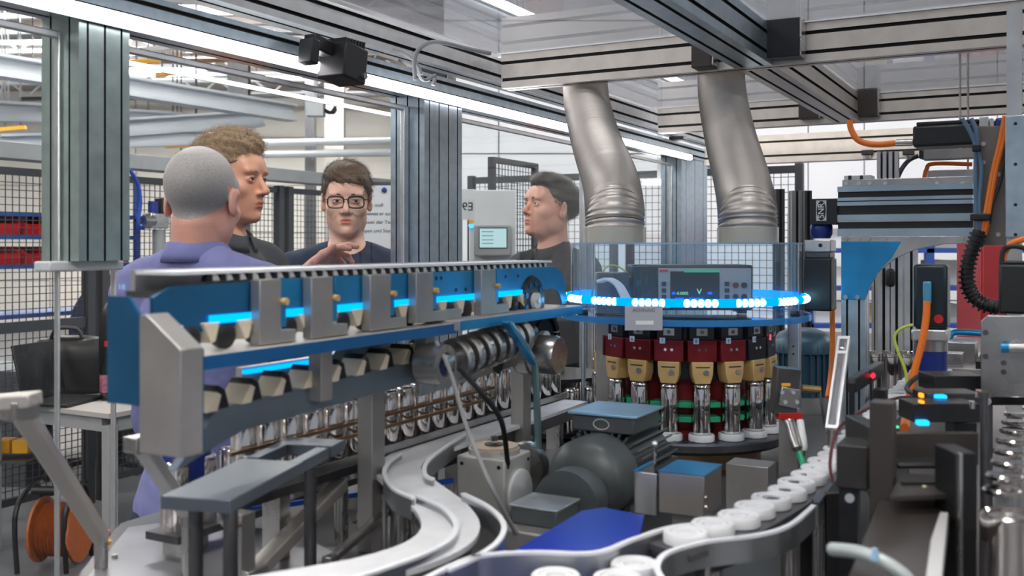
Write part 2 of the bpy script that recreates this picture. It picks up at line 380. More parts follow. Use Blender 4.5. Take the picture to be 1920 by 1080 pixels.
for x, lb, mm in ((7.35, 'blue-grey fence upright between the curly-haired man and the glasses man', mt('slate blue steel', (.10, .16, .28), .2, .45)), (7.75, 'dark grey fence upright just left of the glasses man', FRAMEM)):
    t = thing('fence_upright', lb, 'post', (x, WF-.2, 0)); MB().box(x-.04, x+.04, WF-.24, WF-.16, 0, 1.93).build('post', mm, t, bev=.004)
    MB().box(x-.09, x+.09, WF-.29, WF-.11, 0, .012).build('foot_plate', mm, t); MB().cyl((x+.04, WF-.2, 1.72), (x+.1, WF-.2, 1.72), .012, 8).build('hinge', BLACK, t)
    MB().cyl((x, WF-.2, 1.93), (x, WF-.2, 1.96), .02, 8).build('cap', mm, t)
# tall mesh door behind the man on the right
t = thing('mesh_door', 'tall black framed wire mesh door standing behind the man on the right', 'door', (*w2m(*at(925, 480, 4.6)[:2]), 0))
a0, w0 = w2m(*at(925, 480, 4.6)[:2]); L = .46
MB().box(a0, a0+.025, w0, w0+.03, 0, 1.91).build('frame_upright', FRAMED, t); MB().box(a0+L-.025, a0+L, w0, w0+.03, 0, 1.91).build('frame_upright', FRAMED, t)
MB().box(a0+.025, a0+L-.025, w0, w0+.03, 1.885, 1.91).build('frame_rail', FRAMED, t); MB().box(a0+.025, a0+L-.025, w0, w0+.03, 1.02, 1.05).build('frame_rail', FRAMED, t); MB().box(a0+.025, a0+L-.025, w0, w0+.03, .05, .08).build('frame_rail', FRAMED, t)
meshpanel(a0+.02, a0+L-.02, w0+.015, .08, 1.89, .030, t, .0028)
# fence running behind the right half
FD = w2m(*at(1230, 460, 5.6)[:2])[0]
for i in range(2):
    w1 = 3.2-i*1.05; lb = ['behind the man on the right', 'behind the two ducts', 'behind the clear turret cover', 'behind the black gripper motor'][i]
    t = thing('guard_fence', 'black wire mesh guard fence panel '+lb, 'fence', (FD, w1-1.0, 0), 'guard fence panels across the back')
    for x in (w1-.98, w1-.03): MB().box(FD-.02, FD+.02, x-.02, x+.02, 0, 1.93).build('post', FRAMED, t)
    for z in (.1, 1.0, 1.90): MB().box(FD-.012, FD+.012, w1-.96, w1-.05, z-.02, z+.02).build('rail', FRAMED, t)
    b = MB(); n = 24
    for k in range(n+1): y = w1-.96+.91*k/n; b.box(FD-.0015, FD+.0015, y-.0016, y+.0016, .1, 1.9)
    for k in range(46): z = .1+k*.04; b.box(FD-.004, FD-.001, w1-.96, w1-.05, z-.0016, z+.0016)
    b.build('wire_mesh', FRAMED, t, kind='stuff', flat=True)

# ---------------- things seen beyond the fence at left
t = thing('shelf_rack', 'blue steel shelf rack holding red bins at the far left', 'shelf', (*w2m(-3.7, 6.6), 0), frame='M')
BLS = mt('blue rack steel', (.02, .07, .30), .2, .45)
ra, rw = w2m(-3.7, 6.6)
for i in (0, 1.5):
    for j in (0, .5): MB().box(ra+i-.02, ra+i+.02, rw+j-.02, rw+j+.02, 0, 2.0).build('upright', BLS, t)
for z in (.5, 1.0, 1.35, 1.56, 1.72): MB().box(ra-.02, ra+1.52, rw-.02, rw+.52, z-.015, z+.015).build('shelf_board', BLS, t)
BINR = mt('red storage bin plastic', (.62, .01, .01), 0, .4)
def bin_(x, y, z, i):
    t = thing('storage_bin', '', 'bin', (x, y, z), 'red bins on the blue shelf')
    t['label'] = 'red plastic storage bin, '+['first','second','third','fourth','fifth','sixth'][i % 6]+' from the left on the '+('upper' if i < 6 else 'lower')+' shelf'
    m = MB(); W, Dp, H = .2, .32, .125
    m.prism([(0, 0), (Dp, 0), (Dp, H), (Dp-.006, H), (Dp-.006, .006), (.012, .006), (-.022, H*.6), (-.03, H*.6)], 'x', 0, .2)
    m.v = [(p[0]+x, p[1]+y, p[2]+z) for p in m.v]; m.build('tray', BINR, t)
    m = MB()
    for s in (0, .194): m.prism([(y, z), (y+Dp, z), (y+Dp, z+H), (y+.07, z+H), (y-.03, z+H*.6)], 'x', x+s, x+s+.006)
    m.build('side_wall', BINR, t)
for i in range(12): bin_(ra+.05+(i % 6)*.235, rw+.02, 1.577 if i < 6 else 1.367, i)
# white parts tray lower left
m = MB(); c = at(30, 688, 6.3); t = thing('parts_tray', 'white ribbed tray edge lying at the far left below the fence bar', 'tray', c, frame='W')
MB().box(c[0]-.25, c[0]+.1, c[1]-.1, c[1]+.1, c[2]-.012, c[2]+.006).build('base', WHITE, t)
for k in range(16): m.box(c[0]-.24+k*.021, c[0]-.232+k*.021, c[1]-.105, c[1]+.1, c[2]+.006, c[2]+.026)
m.build('ribs', WHITE, t)
MB().box(c[0]-.28, c[0]+.12, c[1]-.12, c[1]+.25, 0, c[2]-.012).build('cabinet', DSTEEL, frame='W', label='dark cabinet at the far left carrying the white ribbed tray', cat='cabinet', bev=.004)

for x0, x1, yt, D, lb in ((120, 300, 520, 6.6, 'added dark box behind the guard fence, just left of the conveyor end'),):  # dark box added to darken the view beyond the table
    a, b = at(x0, yt, D), at(x1, yt, D)
    t = thing('cabinet', lb, 'cabinet', (a[0], D+.5, 0), frame='W'); DC = mt('near black filler box', (.02, .022, .026), .1, .5)
    MB().box(a[0], b[0], D+.5, D+1.0, .06, a[2]).build('body', DC, t, bev=.004); MB().box(a[0]+.02, (a[0]+b[0])/2-.003, D+.485, D+.5, .08, a[2]-.02).build('door', DC, t, bev=.002); MB().box((a[0]+b[0])/2+.003, b[0]-.02, D+.485, D+.5, .08, a[2]-.02).build('door', DC, t, bev=.002); MB().box(a[0]+.02, b[0]-.02, D+.52, D+.98, 0, .06).build('plinth', BLACK, t)
# pneumatic regulator on the fence with blue hose
q = onw(292, 430, WF-.12)
t = thing('air_regulator', 'silver and blue air filter regulator hung on the fence left of the bald man', 'regulator', (q[0], WF-.12, q[2]-.2))
x, z = q[0], q[2]
MB().ob((x, WF-.12, z+.05), (.14, .08, .09)).build('body', STEEL, t, bev=.006); MB().cyl((x+.02, WF-.12, z-.16), (x+.02, WF-.12, z), .035).build('bowl', GREYP, t)
MB().cyl((x-.02, WF-.12, z+.10), (x-.02, WF-.12, z+.17), .03).build('knob', BLUED, t); MB().ob((x+.05, WF-.12, z+.14), (.06, .07, .1)).build('valve', BLACKM, t, bev=.004)
MB().cyl((x-.13, WF-.16, z+.05), (x-.05, WF-.16, z+.05), .03).build('gauge', STEEL, t)
HB = mt('blue hose', (.01, .06, .40), 0, .4)
pts = [onw(243, 318, WF-.14), onw(258, 345, WF-.14), onw(263, 380, WF-.14), onw(259, 420, WF-.14), onw(270, 428, WF-.14)]
MB().tube(smooth_path(pts), .012, 8).build('air_hose', HB, label='dark blue air hose hanging beside the left glass post', cat='hose')

# table with bottle, laptop and black bags (outside, lower left)
ta, tw = 3.04, 3.70
t = thing('work_table', 'grey topped table on square legs at lower left beyond the glass', 'table', (ta, tw, 0))
MB().box(ta, ta+1.1, tw, tw+.95, .725, .75).build('table_top', mt('grey laminate', (.42, .40, .39), 0, .45, .05, 5), t, bev=.003)
for i in (.04, 1.02):
    for j in (.04, .87): MB().box(ta+i-.025, ta+i+.025, tw+j-.025, tw+j+.025, 0, .69).build('leg', GREYP, t, bev=.003)
for j in (.02, .89): MB().box(ta+.07, ta+.99, tw+j, tw+j+.03, .66, .725).build('apron', GREYP, t)
for i in (.02, 1.0): MB().box(ta+i, ta+i+.03, tw+.07, tw+.86, .66, .725).build('apron', GREYP, t)
q = w2m(*at(202, 750, 4.83)[:2])
t = thing('bottle', 'clear drink bottle with a red cap and pink label on the grey table', 'bottle', (*q, .75)); x, y = q
BG = glassm('bottle glass', (.45, .52, .50), 1.2, .12, (.05, .07, .07))
MB().lathe([(0,0),(.033,0),(.035,.02),(.035,.5),(.033,.56),(.016,.85),(.014,.9),(.014,.93),(0,.93)], (x, y, .75), (x, y, 1.03), 20).build('glass_body', BG, t)
MB().cyl((x, y, 1.01), (x, y, 1.035), .016).build('cap', RED, t)
MB().lathe([(.0355,0),(.0362,.02),(.0362,.98),(.0355,1)], (x, y, .79), (x, y, .875), 20).build('paper_label', mt('pink label', (.35, .12, .18), 0, .6, .5, 60), t)
q = w2m(*at(120, 750, 4.75)[:2]); x, y = q
t = thing('laptop', 'open black laptop on the grey table left of the bottle', 'laptop', (x, y, .75))
MB().ob((x, y, .76), (.30, .24, .016), (0, 0, .3)).build('base', BLACK, t, bev=.003); MB().ob((x-.03, y+.14, .90), (.31, .012, .27), (R(-14), 0, .3)).build('lid', BLACK, t, bev=.003)
def bag(px, py, D, sx, sy, sz, lb, m=BLACK):
    c = at(px, py, D); t = thing('bag', lb, 'bag', c, frame='W')
    b = MB(); n = 14
    b.sphere((c[0], c[1], c[2]+sz/2), 1, 18, 12, (sx/2, sy/2, sz/2*1.02))
    def sq(p, c=c):
        d = [(p[0]-c[0])/(sx/2), (p[1]-c[1])/(sy/2), (p[2]-c[2]-sz/2)/(sz/2)]
        L = max(abs(q) for q in d) or 1; e = (sum(abs(q)**4 for q in d))**.25 or 1
        k = 1/e*min(1, 1); return tuple(o+dd*s*k for o, dd, s in zip((c[0], c[1], c[2]+sz/2), d, (sx/2, sy/2, sz/2)))
    b.v = [sq(p) for p in b.v]; b.build('body', m, t)
    b = MB(); b.tube(smooth_path([(c[0]-sx*.2, c[1]-sy*.3, c[2]+sz*.97), (c[0]-sx*.12, c[1]-sy*.3, c[2]+sz*1.12), (c[0]+sx*.12, c[1]-sy*.3, c[2]+sz*1.12), (c[0]+sx*.2, c[1]-sy*.3, c[2]+sz*.97)]), .01, 8); b.build('handle', BLACK, t)
NAVY = mt('navy upholstery', (.008, .018, .05), 0, .7, .2, 30)
# dark office chair backs behind the table
def chair(px, D, lb):
    X, Y, _ = at(px, 0, D); t = thing('office_chair', lb, 'chair', (X, Y, 0), frame='W')
    b = MB().sphere((X, Y, .48), 1, 20, 10, (.24, .24, .05)); b.build('seat', NAVY, t)
    b = MB(); n = 10
    b.sphere((X, Y+.22, .92), 1, 20, 12, (.26, .06, .33)); b.build('backrest', NAVY, t)
    MB().cyl((X, Y, .1), (X, Y, .45), .025).build('column', BLACK, t)
    for k in range(5):
        a = k*2*math.pi/5; g = (X+.28*math.cos(a), Y+.28*math.sin(a), .06)
        l = MB().beam((X, Y, .11), g, .035, .03).build('leg', BLACK, t); MB().cyl((g[0]-.012, g[1], .03), (g[0]+.012, g[1], .03), .03, 12).build('caster', BLACK, l)
chair(175, 6.5, 'dark navy office chair behind the grey table')
bag(238, 748, 4.95, .24, .2, .50, 'tall black bag on the grey table right of the bottle')
bag(135, 750, 5.1, .40, .2, .33, 'black bag on the grey table behind the laptop')
# orange cable reel on the floor
c = at(105, 1058, 4.67); X, Y = c[0], c[1]
t = thing('cable_reel', 'orange cable reel in a black carrying frame on the floor at lower left', 'cable reel', (X, Y, 0), frame='W')
OR2 = mt('orange cable wound', (.45, .12, .03), 0, .5, .2, 40)
for s in (-.09, .09):
    MB().lathe([(0,0),(.15,0),(.15,1),(0,1)], (X+.02+s, Y, .17), (X+.032+s, Y, .17), 28).build('flange', OR2, t)
    MB().tube(smooth_path([(X+s*1.25-.01, Y-.12, .0), (X+s*1.25-.01, Y-.14, .26), (X+s*1.25-.01, Y-.04, .355), (X+s*1.25-.01, Y+.1, .33), (X+s*1.25-.01, Y+.15, .0)]), .012, 8).build('frame', BLACK, t)
m = MB()
for k in range(9): m.v and None; m.lathe([(.095,0),(.125,.5),(.095,1)], (X-.07+k*.018, Y, .17), (X-.052+k*.018, Y, .17), 24)
m.build('wound_cable', OR2, t); MB().cyl((X-.09, Y-.04, .36), (X+.1, Y-.04, .36), .02, 10).build('handle', BLACK, t)
for i, (px, lb) in enumerate(((12, 'small yellow box low at the left edge'), (46, 'small yellow box low at left, right-hand one'))):
    c = at(px, 835, 5.0); MB().ob((c[0], c[1], c[2]), (.08, .1, .065)).build('yellow_box', YELLOW, frame='W', label=lb, cat='box', bev=.004)
MB().box(at(-40,0,5)[0], at(70,0,5)[0], 4.88, 5.15, at(0,852,5)[2]-.02, at(0,850,5)[2]-.012).build('low_shelf', DSTEEL, frame='W', label='dark low shelf under the two yellow boxes', cat='shelf')

# notice sheets with writing behind the glasses man
c = at(712, 415, 4.3); t = thing('notice_board', 'white notice sheet with lines of text behind the right shoulder of the glasses man', 'notice', c, frame='W')
MB().box(c[0]-.12, c[0]+.115, c[1], c[1]+.012, c[2]-.19, c[2]+.155).build('sheet', mt('paper', (.72, .73, .76), 0, .6), t, flat=True)
INK = mt('ink', (.12, .13, .16), 0, .6)
for k, s in enumerate(('ppmc mufi', 'aufageben deines er aushend', 'fur die Boxen der Testen', 'www.Bausgruppen und Stammrungen')):
    textobj(s, .022, INK, t, (c[0]-.03, c[1]-.002, c[2]+.07-.037*k), (R(90), 0, 0))
MB().sphere((c[0]+.02, c[1]-.006, c[2]+.135), .012).build('magnet', BLUED, t)
MB().box(c[0]-.14, c[0]+.13, c[1]+.012, c[1]+.03, c[2]-.3, c[2]+.17).build('board', FRAMED, t)
for s in (-.13, .115): MB().box(c[0]+s, c[0]+s+.015, c[1]+.03, c[1]+.05, 0, c[2]+.17).build('stand_post', FRAMED, t)
# operator terminal
c = at(925, 448, 4.4); t = thing('operator_terminal', 'grey touch panel terminal with a pale screen, left of the man on the right', 'screen', (c[0], c[1], c[2]-.1), frame='W')
MB().box(c[0]-.085, c[0]+.08, c[1], c[1]+.06, c[2]-.075, c[2]+.06).build('housing', GREYP, t, bev=.006)
MB().box(c[0]-.064, c[0]+.062, c[1]-.003, c[1], c[2]-.042, c[2]+.05).build('bezel', BLACK, t)
SCR = emis('pale screen', (.55, .80, .82), .75); sc = MB().box(c[0]-.06, c[0]+.058, c[1]-.005, c[1]-.003, c[2]-.038, c[2]+.046).build('display', SCR, t)
m = MB()
for z in (.03, .012, -.006, -.022): m.box(c[0]-.05, c[0]+.0, c[1]-.0062, c[1]-.005, c[2]+z, c[2]+z+.004)
m.build('display_lines', mt('screen text', (.2, .4, .45), 0, .5), t)
MB().box(c[0]-.11, c[0]+.1, c[1]+.06, c[1]+.14, 0, c[2]+.22).build('pillar', LGREY, t, bev=.005)
for k, zz in enumerate((-.3, -.24)): MB().cyl((c[0]-.10, c[1]+.055, c[2]+.15+zz*.3), (c[0]-.10, c[1]+.035, c[2]+.15+zz*.3), .012, 12).build('push_button', [emis('blue button', (.1, .5, 1), 1.5), YELLOW][k], t)
# sign with mirrored characters
c = at(876, 388, 3.9); t = thing('sign', 'small blue edged sign reading E9 mirrored, on the grey pillar by the middle glass post', 'sign', c, frame='W')
MB().box(c[0]-.022, c[0]+.03, c[1], c[1]+.01, c[2]-.05, c[2]+.07).build('plate', LGREY, t)
textobj('E9', .045, BLACK, t, (c[0]+.002, c[1]-.002, c[2]), (R(90), 0, 0), mirror=True)
MB().box(c[0]-.03, c[0]-.02, c[1]+.01, c[1]+.03, 0, c[2]+.06).build('stand_post', GREYP, t)
# dark blue rack and red cabinets at right background
t = thing('shelf_rack', 'tall blue rack with cartons far behind the right side of the machine', 'shelf', (1.95, 6.6, 0), frame='W')
for x in (1.95, 2.75, 3.45): 
    for y in (6.6, 7.0): MB().box(x, x+.05, y, y+.05, 0, 1.72).build('upright', BLS, t)
for z in (.2, .6, .95, 1.2, 1.45, 1.7): MB().box(1.95, 3.5, 6.6, 7.05, z, z+.03).build('shelf_board', BLS, t)
k = 0
for z in (.63, .98, 1.23, 1.48):
    for x in (2.03, 2.3, 2.55, 2.83, 3.1):
        h = .12+.06*random.random(); m_ = [LGREY, mt('carton', (.40, .28, .16), 0, .7), WHITE, GREYP, BLUED][k % 5]
        tt = thing('carton', '', 'box', (x, 6.62, z), 'cartons on the far blue rack', 'W'); tt['label'] = 'box on the far blue rack, '+['first', 'second', 'third', 'fourth', 'fifth'][k % 5]+' from left on the '+['lowest', 'second', 'third', 'top'][k//5]+' filled shelf'
        MB().box(x, x+.21, 6.67, 6.9, z, z+h).build('body', m_, tt, bev=.003); MB().box(x+.09, x+.12, 6.669, 6.9, z+h, z+h+.002).build('tape', CREAM, tt); k += 1
for i, (px, lb) in enumerate(((1868, 'tall red cabinet behind the black motor at the right edge'),)):
    c = at(px, 0, 5.6); t = thing('cabinet', lb, 'cabinet', (c[0], c[1], 0), frame='W')
    MB().box(c[0]-.09, c[0]+.05, c[1], c[1]+.3, 0, 1.58).build('body', mt('red cabinet paint', (.30, .015, .02), 0, .4), t, bev=.004)
    MB().box(c[0]-.08, c[0]+.04, c[1]-.01, c[1], .1, 1.5).build('door', mt('red cabinet paint', (.30, .015, .02)), t, bev=.003)
    MB().box(c[0]+.02, c[0]+.03, c[1]-.025, c[1]-.01, .9, 1.05).build('handle', STEEL, t)
# ================================================================ MACHINE ENCLOSURE (machine frame)
WW = 1.39
def bars(name, axis, c, t0, t1, W, H, nw, nh, label, cat, parent=None, m=None, **k):
    m = m or mt('warm beam aluminium', (.68, .63, .58), .75, .4, .1, 25)
    return prof(axis, c, t0, t1, W, H, nw, nh).build(name, m, parent, label=label, cat=cat, flat=True, **k)
# wall beam with the light strips
bars('aluminium_beam', 'x', (WW, 1.893), .15, 5.4, .10, .054, 2, 2, 'long slotted aluminium beam along the top of the glass wall, carrying the light strips', 'beam', m=ALUB)
bars('aluminium_beam', 'x', (WW-.02, 1.985), .15, 5.4, .06, .075, 1, 2, 'upper slotted aluminium beam lying right on top of the glass wall beam', 'beam', m=ALU)
LEDM = emis('white led', (1, .96, .98), LEDW)
def ledbar(a0, a1, w, z, label, s=.010):
    t = thing('light_strip', label, 'light', (a0, w, z))
    MB().box(a0, a1, w-s, w+.004, z-s, z+s).build('diffuser', LEDM, t, bev=.003); MB().box(a0, a1, w+.004, w+.010, z-s-.002, z+s+.002).build('housing', ALU, t)
    for a in (a0-.008, a1): MB().box(a, a+.008, w-s, w+.010, z-s-.002, z+s+.002).build('end_cap', BLACK, t)
    return t
ledbar(.25, 1.655, 1.330, 1.866, 'long white light strip along the glass wall, nearest one at upper left')
ledbar(1.735, 4.0, 1.330, 1.866, 'long white light strip along the glass wall, the one running behind the ducts')
t = ledbar(1.35, 2.75, 1.80, 1.905, 'thin white glowing strip for a reflection in the glass, above the heads of the men', .004)  # added strip standing in for a light's reflection in the glass
for a in (1.5, 2.6): MB().box(a, a+.02, WW+.05, 1.82, 1.915, 1.925).build('bracket', ALU, t)
# posts of the glass wall
def post(x0, x1, label, deep=.09, nw=2, nh=2, m=ALUB, z1=1.866, z0=.02):
    a0 = onw(x0+10, 460, WW-deep/2)[0]; a1 = onw(x1, 460, WW-deep/2)[0]
    t = thing('aluminium_post', label, 'post', (a0, WW, 0)); W = a1-a0
    prof('z', ((a0+a1)/2, WW), z0, z1, W, deep, nw, nh, .004).build('profile', m, t, flat=True)
    if z0 < .1: MB().box(a0-.02, a1+.02, WW-deep/2-.02, WW+deep/2+.02, 0, .02).build('foot_plate', DSTEEL, t)
    else: MB().box(onw(78, 460, WW)[0], a1+.01, WW-.02, WW+.02, z0-.016, z0).build('cross_bar', LGREY, t, bev=.003)
    return a0, a1
pA = post(138, 243, 'wide slotted aluminium post of the glass wall at the left', .09, 3, 2, mt('greenish aluminium', (.50, .60, .58), .85, .35, .15, 30), z0=1.475)
pB = post(786, 866, 'wide slotted aluminium corner post in mid picture, between the glasses man and touch panel', .10, 4, 3)
pC = post(1268, 1326, 'slotted aluminium post between the two ducts', .09, 3, 2)
pD = post(1099, 1116, 'slim aluminium post right beside the man on the right', .045, 1, 1, m=ALU)
# door frame and panes of the glass wall
def pane(a0, a1, label, fw=.02, gh=.012, fl=None):
    fl = fl or fw
    t = thing('glass_pane', label, 'glass pane', (a0, WW , .36))
    z0, z1 = .36, 1.84
    MB().box(a0+fw*.5, a1-fw*.5, WW-.003, WW+.003, z0+.006, z1-.006).build('glass', GLASS, t, flat=True)
    for x0, x1 in ((a0, a0+fl), (a1-fw, a1)): MB().box(x0, x1, WW-.006, WW+.006, z0, z1).build('frame_upright', ALU, t, bev=.002)
    for z in (z0, z1-gh): MB().box(a0+fl, a1-fw, WW-.006, WW+.006, z, z+gh).build('frame_rail', ALU, t, bev=.002)
pane(.35, pA[0]-.003, 'clear glass pane at the far left of the glass wall', .004)
pane(pA[1]+.003, pB[0]-.003, 'large clear glass pane in front of the three men on the left', .02, .012, .004)
pane(pB[1]+.003, pD[0]-.003, 'clear glass pane in front of the man on the right', .006)
pane(pD[1]+.003, pC[0]-.003, 'clear glass pane behind the left duct', .006)
MB().box(.35, 5.4, WW-.01, WW+.01, .03, .35).build('lower_wall_panel', GREYP, label='grey lower panel of the machine beneath the glass wall', cat='panel')
# cross beams and roof
bars('aluminium_beam', 'y', (2.355, 1.965), -.95, 1.30, .05, .09, 1, 2, 'near slotted aluminium cross beam in front of the tops of the two ducts', 'beam')
bars('aluminium_beam', 'y', (3.555, 1.965), -1.1, 1.30, .05, .09, 1, 2, 'second slotted aluminium cross beam, further back above the gantry', 'beam')
bars('aluminium_beam', 'y', (4.13, 1.896), -1.5, 1.30, .06, .115, 1, 2, 'third slotted aluminium cross beam against the white wall', 'beam')
bars('aluminium_beam', 'x', (.62, 1.965), .95, 2.328, .09, .09, 2, 2, 'slotted roof beam running in from the top edge to the near cross beam', 'beam', m=ALUB)
bars('aluminium_beam', 'x', (.62, 1.965), 2.382, 3.528, .09, .09, 2, 2, 'slotted roof beam between the two cross beams, right of the right duct', 'beam')
def roofp(a0, a1, w0, w1, label):
    t = thing('roof_pane', label, 'roof pane', (a0, w0, 2.012)); MB().box(a0, a1, w0, w1, 2.014, 2.019).build('sheet', ROOFG, t, flat=True)
    for x0, x1, y0, y1 in ((a0, a0+.02, w0, w1), (a1-.02, a1, w0, w1), (a0+.02, a1-.02, w0, w0+.02), (a0+.02, a1-.02, w1-.02, w1)):
        MB().box(x0, x1, y0, y1, 2.0105, 2.014).build('edge_seal', WHITE, t)
roofp(.95, 2.345, .64, 1.33, 'hazy clear roof pane at the top, left of the roof beam')
roofp(.95, 2.345, -.9, .60, 'hazy clear roof pane at the top right of the roof beam')
roofp(2.365, 3.545, .64, 1.33, 'hazy clear roof pane behind the near cross beam, above the left duct')
roofp(2.365, 3.545, -1.0, .60, 'hazy clear roof pane between the cross beams at right')
def bracket(px0, px1, py0, py1, a, label, m=BLACKM):
    p = ona(px0, (py0+py1)/2, a); q = ona(px1, (py0+py1)/2, a); zt = ona(px0, py0, a)[2]; zb = ona(px0, py1, a)[2]
    t = thing('corner_bracket', label, 'bracket', (a, q[1], zb)); MB().box(a-.05, a, q[1], p[1], max(zb, 1.921), zt).build('cover', m, t, bev=.002)
    MB().box(a-.046, a-.004, q[1]-.004, q[1], max(zb, 1.925), zt-.004).build('edge_plate', STEEL, t)
DBR = mt('dark brown cover', (.045, .035, .032), .1, .5)
bracket(1424, 1508, 48, 118, 2.329, 'black corner bracket cover on the near cross beam, right of the roof beam')
bracket(1308, 1345, 92, 135, 2.329, 'dark corner bracket on the near cross beam, left of the roof beam', DBR)
bracket(1590, 1649, 172, 222, 3.529, 'dark brown corner bracket on the second cross beam, right of the roof beam', DBR)
bracket(1503, 1540, 196, 226, 3.529, 'dark brown corner bracket on the second cross beam, left of the roof beam', DBR)
bracket(788, 854, 112, 168, 2.329, 'black junction cover where the near cross beam meets the glass wall beam')
bracket(1262, 1288, 258, 290, 3.86, 'small black cover above the light strip behind the ducts')
# small black clamp on the beam
for (px, py, D, s, lb) in ((872, 182, 2.66, .04, 'black clamp on the glass wall beam left of the ducts'), (800, 208, 2.52, .035, 'small black clip under the glass wall beam at the middle post')):
    c = mat_(px, py, D); t = thing('clamp', lb, 'clamp', c); MB().ob(c, (s, .03, s*.6)).build('body', BLACK, t, bev=.003)
    MB().cyl((c[0]-.01, c[1]-.015, c[2]), (c[0]-.01, c[1]-.02, c[2]), .005, 8).build('screw', STEEL, t)
# camera
c = mat_(643, 120, 2.06); t = thing('camera_sensor', 'black ribbed vision camera on a bracket under the beam at upper left', 'camera', c)
MB().ob(c, (.075, .07, .075), (0, R(8), 0)).build('housing', BLACK, t, bev=.004)
m = MB()
for k in range(7): m.ob((c[0]-.03+.01*k, c[1], c[2]+.04), (.004, .066, .014), (0, R(8), 0))
m.build('cooling_fins', BLACK, t); MB().cyl((c[0]+.022, c[1]-.035, c[2]-.025), (c[0]+.022, c[1]-.042, c[2]-.025), .007, 10).build('screw', STEEL, t)
MB().ob((c[0]-.065, c[1]+.01, c[2]+.028), (.06, .03, .03), (0, R(8), 0)).build('arm', BLACK, t, bev=.003); MB().ob((c[0]-.095, c[1]+.01, c[2]+.01), (.025, .035, .05), (0, R(8), 0)).build('clamp', BLACK, t, bev=.003)
MB().box(c[0]-.03, c[0]+.03, c[1]+.035, WW-.05, c[2]+.01, c[2]+.02).build('mounting_plate', STEELM, t)
# grey cables by the near cross beam
for i, pts in enumerate(([(700, 118, 2.4), (712, 100, 2.35), (740, 95, 2.3), (775, 112, 2.3), (790, 140, 2.3)], [(778, 150, 2.28), (778, 105, 2.28), (800, 82, 2.28), (830, 80, 2.28), (880, 92, 2.3), (920, 100, 2.32)], [(748, 112, 2.34), (775, 125, 2.34), (795, 150, 2.36), (815, 142, 2.4), (812, 160, 2.4)])):
    MB().tube(smooth_path([mat_(*p) for p in pts]), .005, 7).build('cable', GREYP, label='grey cable looping at the left end of the near cross beam, '+['left','middle arched','lower'][i]+' one', cat='cable')
# flexible ducts
DUCT = mt('flexible aluminium duct', (.60, .56, .52), .85, .46, .10, 9)
def duct(pts, r, label):
    P_ = smooth_path([mat_(*p) for p in pts], 30); t = thing('exhaust_duct', label, 'duct', P_[-1])
    L = [0]
    for a, b in zip(P_, P_[1:]): L.append(L[-1]+(b-a).length)
    n = int(L[-1]/.0017); Q = []; rs = []; j = 0
    for i in range(n+1):
        s = L[-1]*i/n
        while j < len(L)-2 and L[j+1] < s: j += 1
        f = (s-L[j])/(L[j+1]-L[j]); Q.append(P_[j].lerp(P_[j+1], f)); rs.append(r*(1+.030*(0, 1, 0, -1)[i % 4]))
    MB().tube(Q, r, 40, rs=rs).build('corrugated_tube', DUCT, t, ang=60)
    MB().lathe([(r*1.01, 0), (r*1.06, .05), (r*1.06, .95), (r*1.01, 1)], P_[-1]+Vector((0, 0, -.004)), P_[-1]+Vector((0, 0, .03)), 40).build('collar', mt('clear plastic collar', (.6, .58, .5), .3, .2), t)
    return t, Q
d1, Q1 = duct([(1096, 120, 2.78), (1100, 190, 2.66), (1117, 262, 2.45), (1143, 335, 2.17), (1152, 385, 2.06), (1153, 420, 2.04), (1153, 453, 2.04)], .0595, 'left flexible aluminium exhaust duct curving down to the clear turret cover')
d2, Q2 = duct([(1352, 100, 2.66), (1354, 175, 2.52), (1368, 252, 2.38), (1390, 335, 2.17), (1400, 385, 2.06), (1402, 420, 2.04), (1402, 453, 2.04)], .0585, 'right flexible aluminium exhaust duct curving down to the clear turret cover')
q = Vector(mat_(1398, 337, 2.13)); MB().ob(q, (.012, .003, .028), (0, 0, R(-28))).build('rating_label', mt('tan label', (.55, .45, .15), 0, .5), d2)
q = mat_(1345, 303, 2.2); MB().beam(mat_(1332, 305, 2.235), mat_(1372, 296, 2.20), .012, .004).build('strap', mt('tan strap', (.5, .33, .15), 0, .6), d2)
# uprights at the right rear
for i, (x0, x1, y0, y1, D, m, lb) in enumerate([
    (1481, 1500, 358, 640, 3.3, GREYP, 'grey upright between the right duct and the black gripper motor'),
    (1505, 1518, 358, 640, 3.2, FRAMED, 'dark upright just left of the black gripper motor'),
    (1452, 1468, 355, 560, 3.6, FRAMED, 'dark upright behind the right edge of the turret cover'),
    (1640, 1662, 440, 690, 2.9, ALU, 'slotted upright under the gantry arm, leftmost of three'),
    (1664, 1686, 440, 690, 2.9, ALU, 'slotted upright under the gantry arm, middle of three'),
    (1690, 1715, 452, 690, 3.0, ALU, 'slotted upright under the gantry arm, rightmost of three')]):
    p = mat_(x0, y0, D); q = mat_(x1, y0, D); W = math.dist(p[:2], q[:2])
    X, Y, Z = at((x0+x1)/2, y0, D)
    z0 = 0.0
    t = thing('upright', lb, 'post', (X, Y, z0), 'uprights at the rear right', 'W')
    pm = MB().prism([(X+p_[0], Y+p_[1]) for p_ in slotpoly(W, .05, 1, 1)], 'z', .01, Z); pm.dark = slotdark(1, 1); pm.build('profile', m, t, flat=True); MB().box(X-.04, X+.04, Y-.04, Y+.04, z0, .01).build('foot_plate', DSTEEL, t)
c = mat_(1671, 521, 2.862); MB().ob(c, (.03, .02, .052)).build('oval_cover', BLACK, label='small black oval cover on the uprights under the gantry arm', cat='cover', bev=.008)
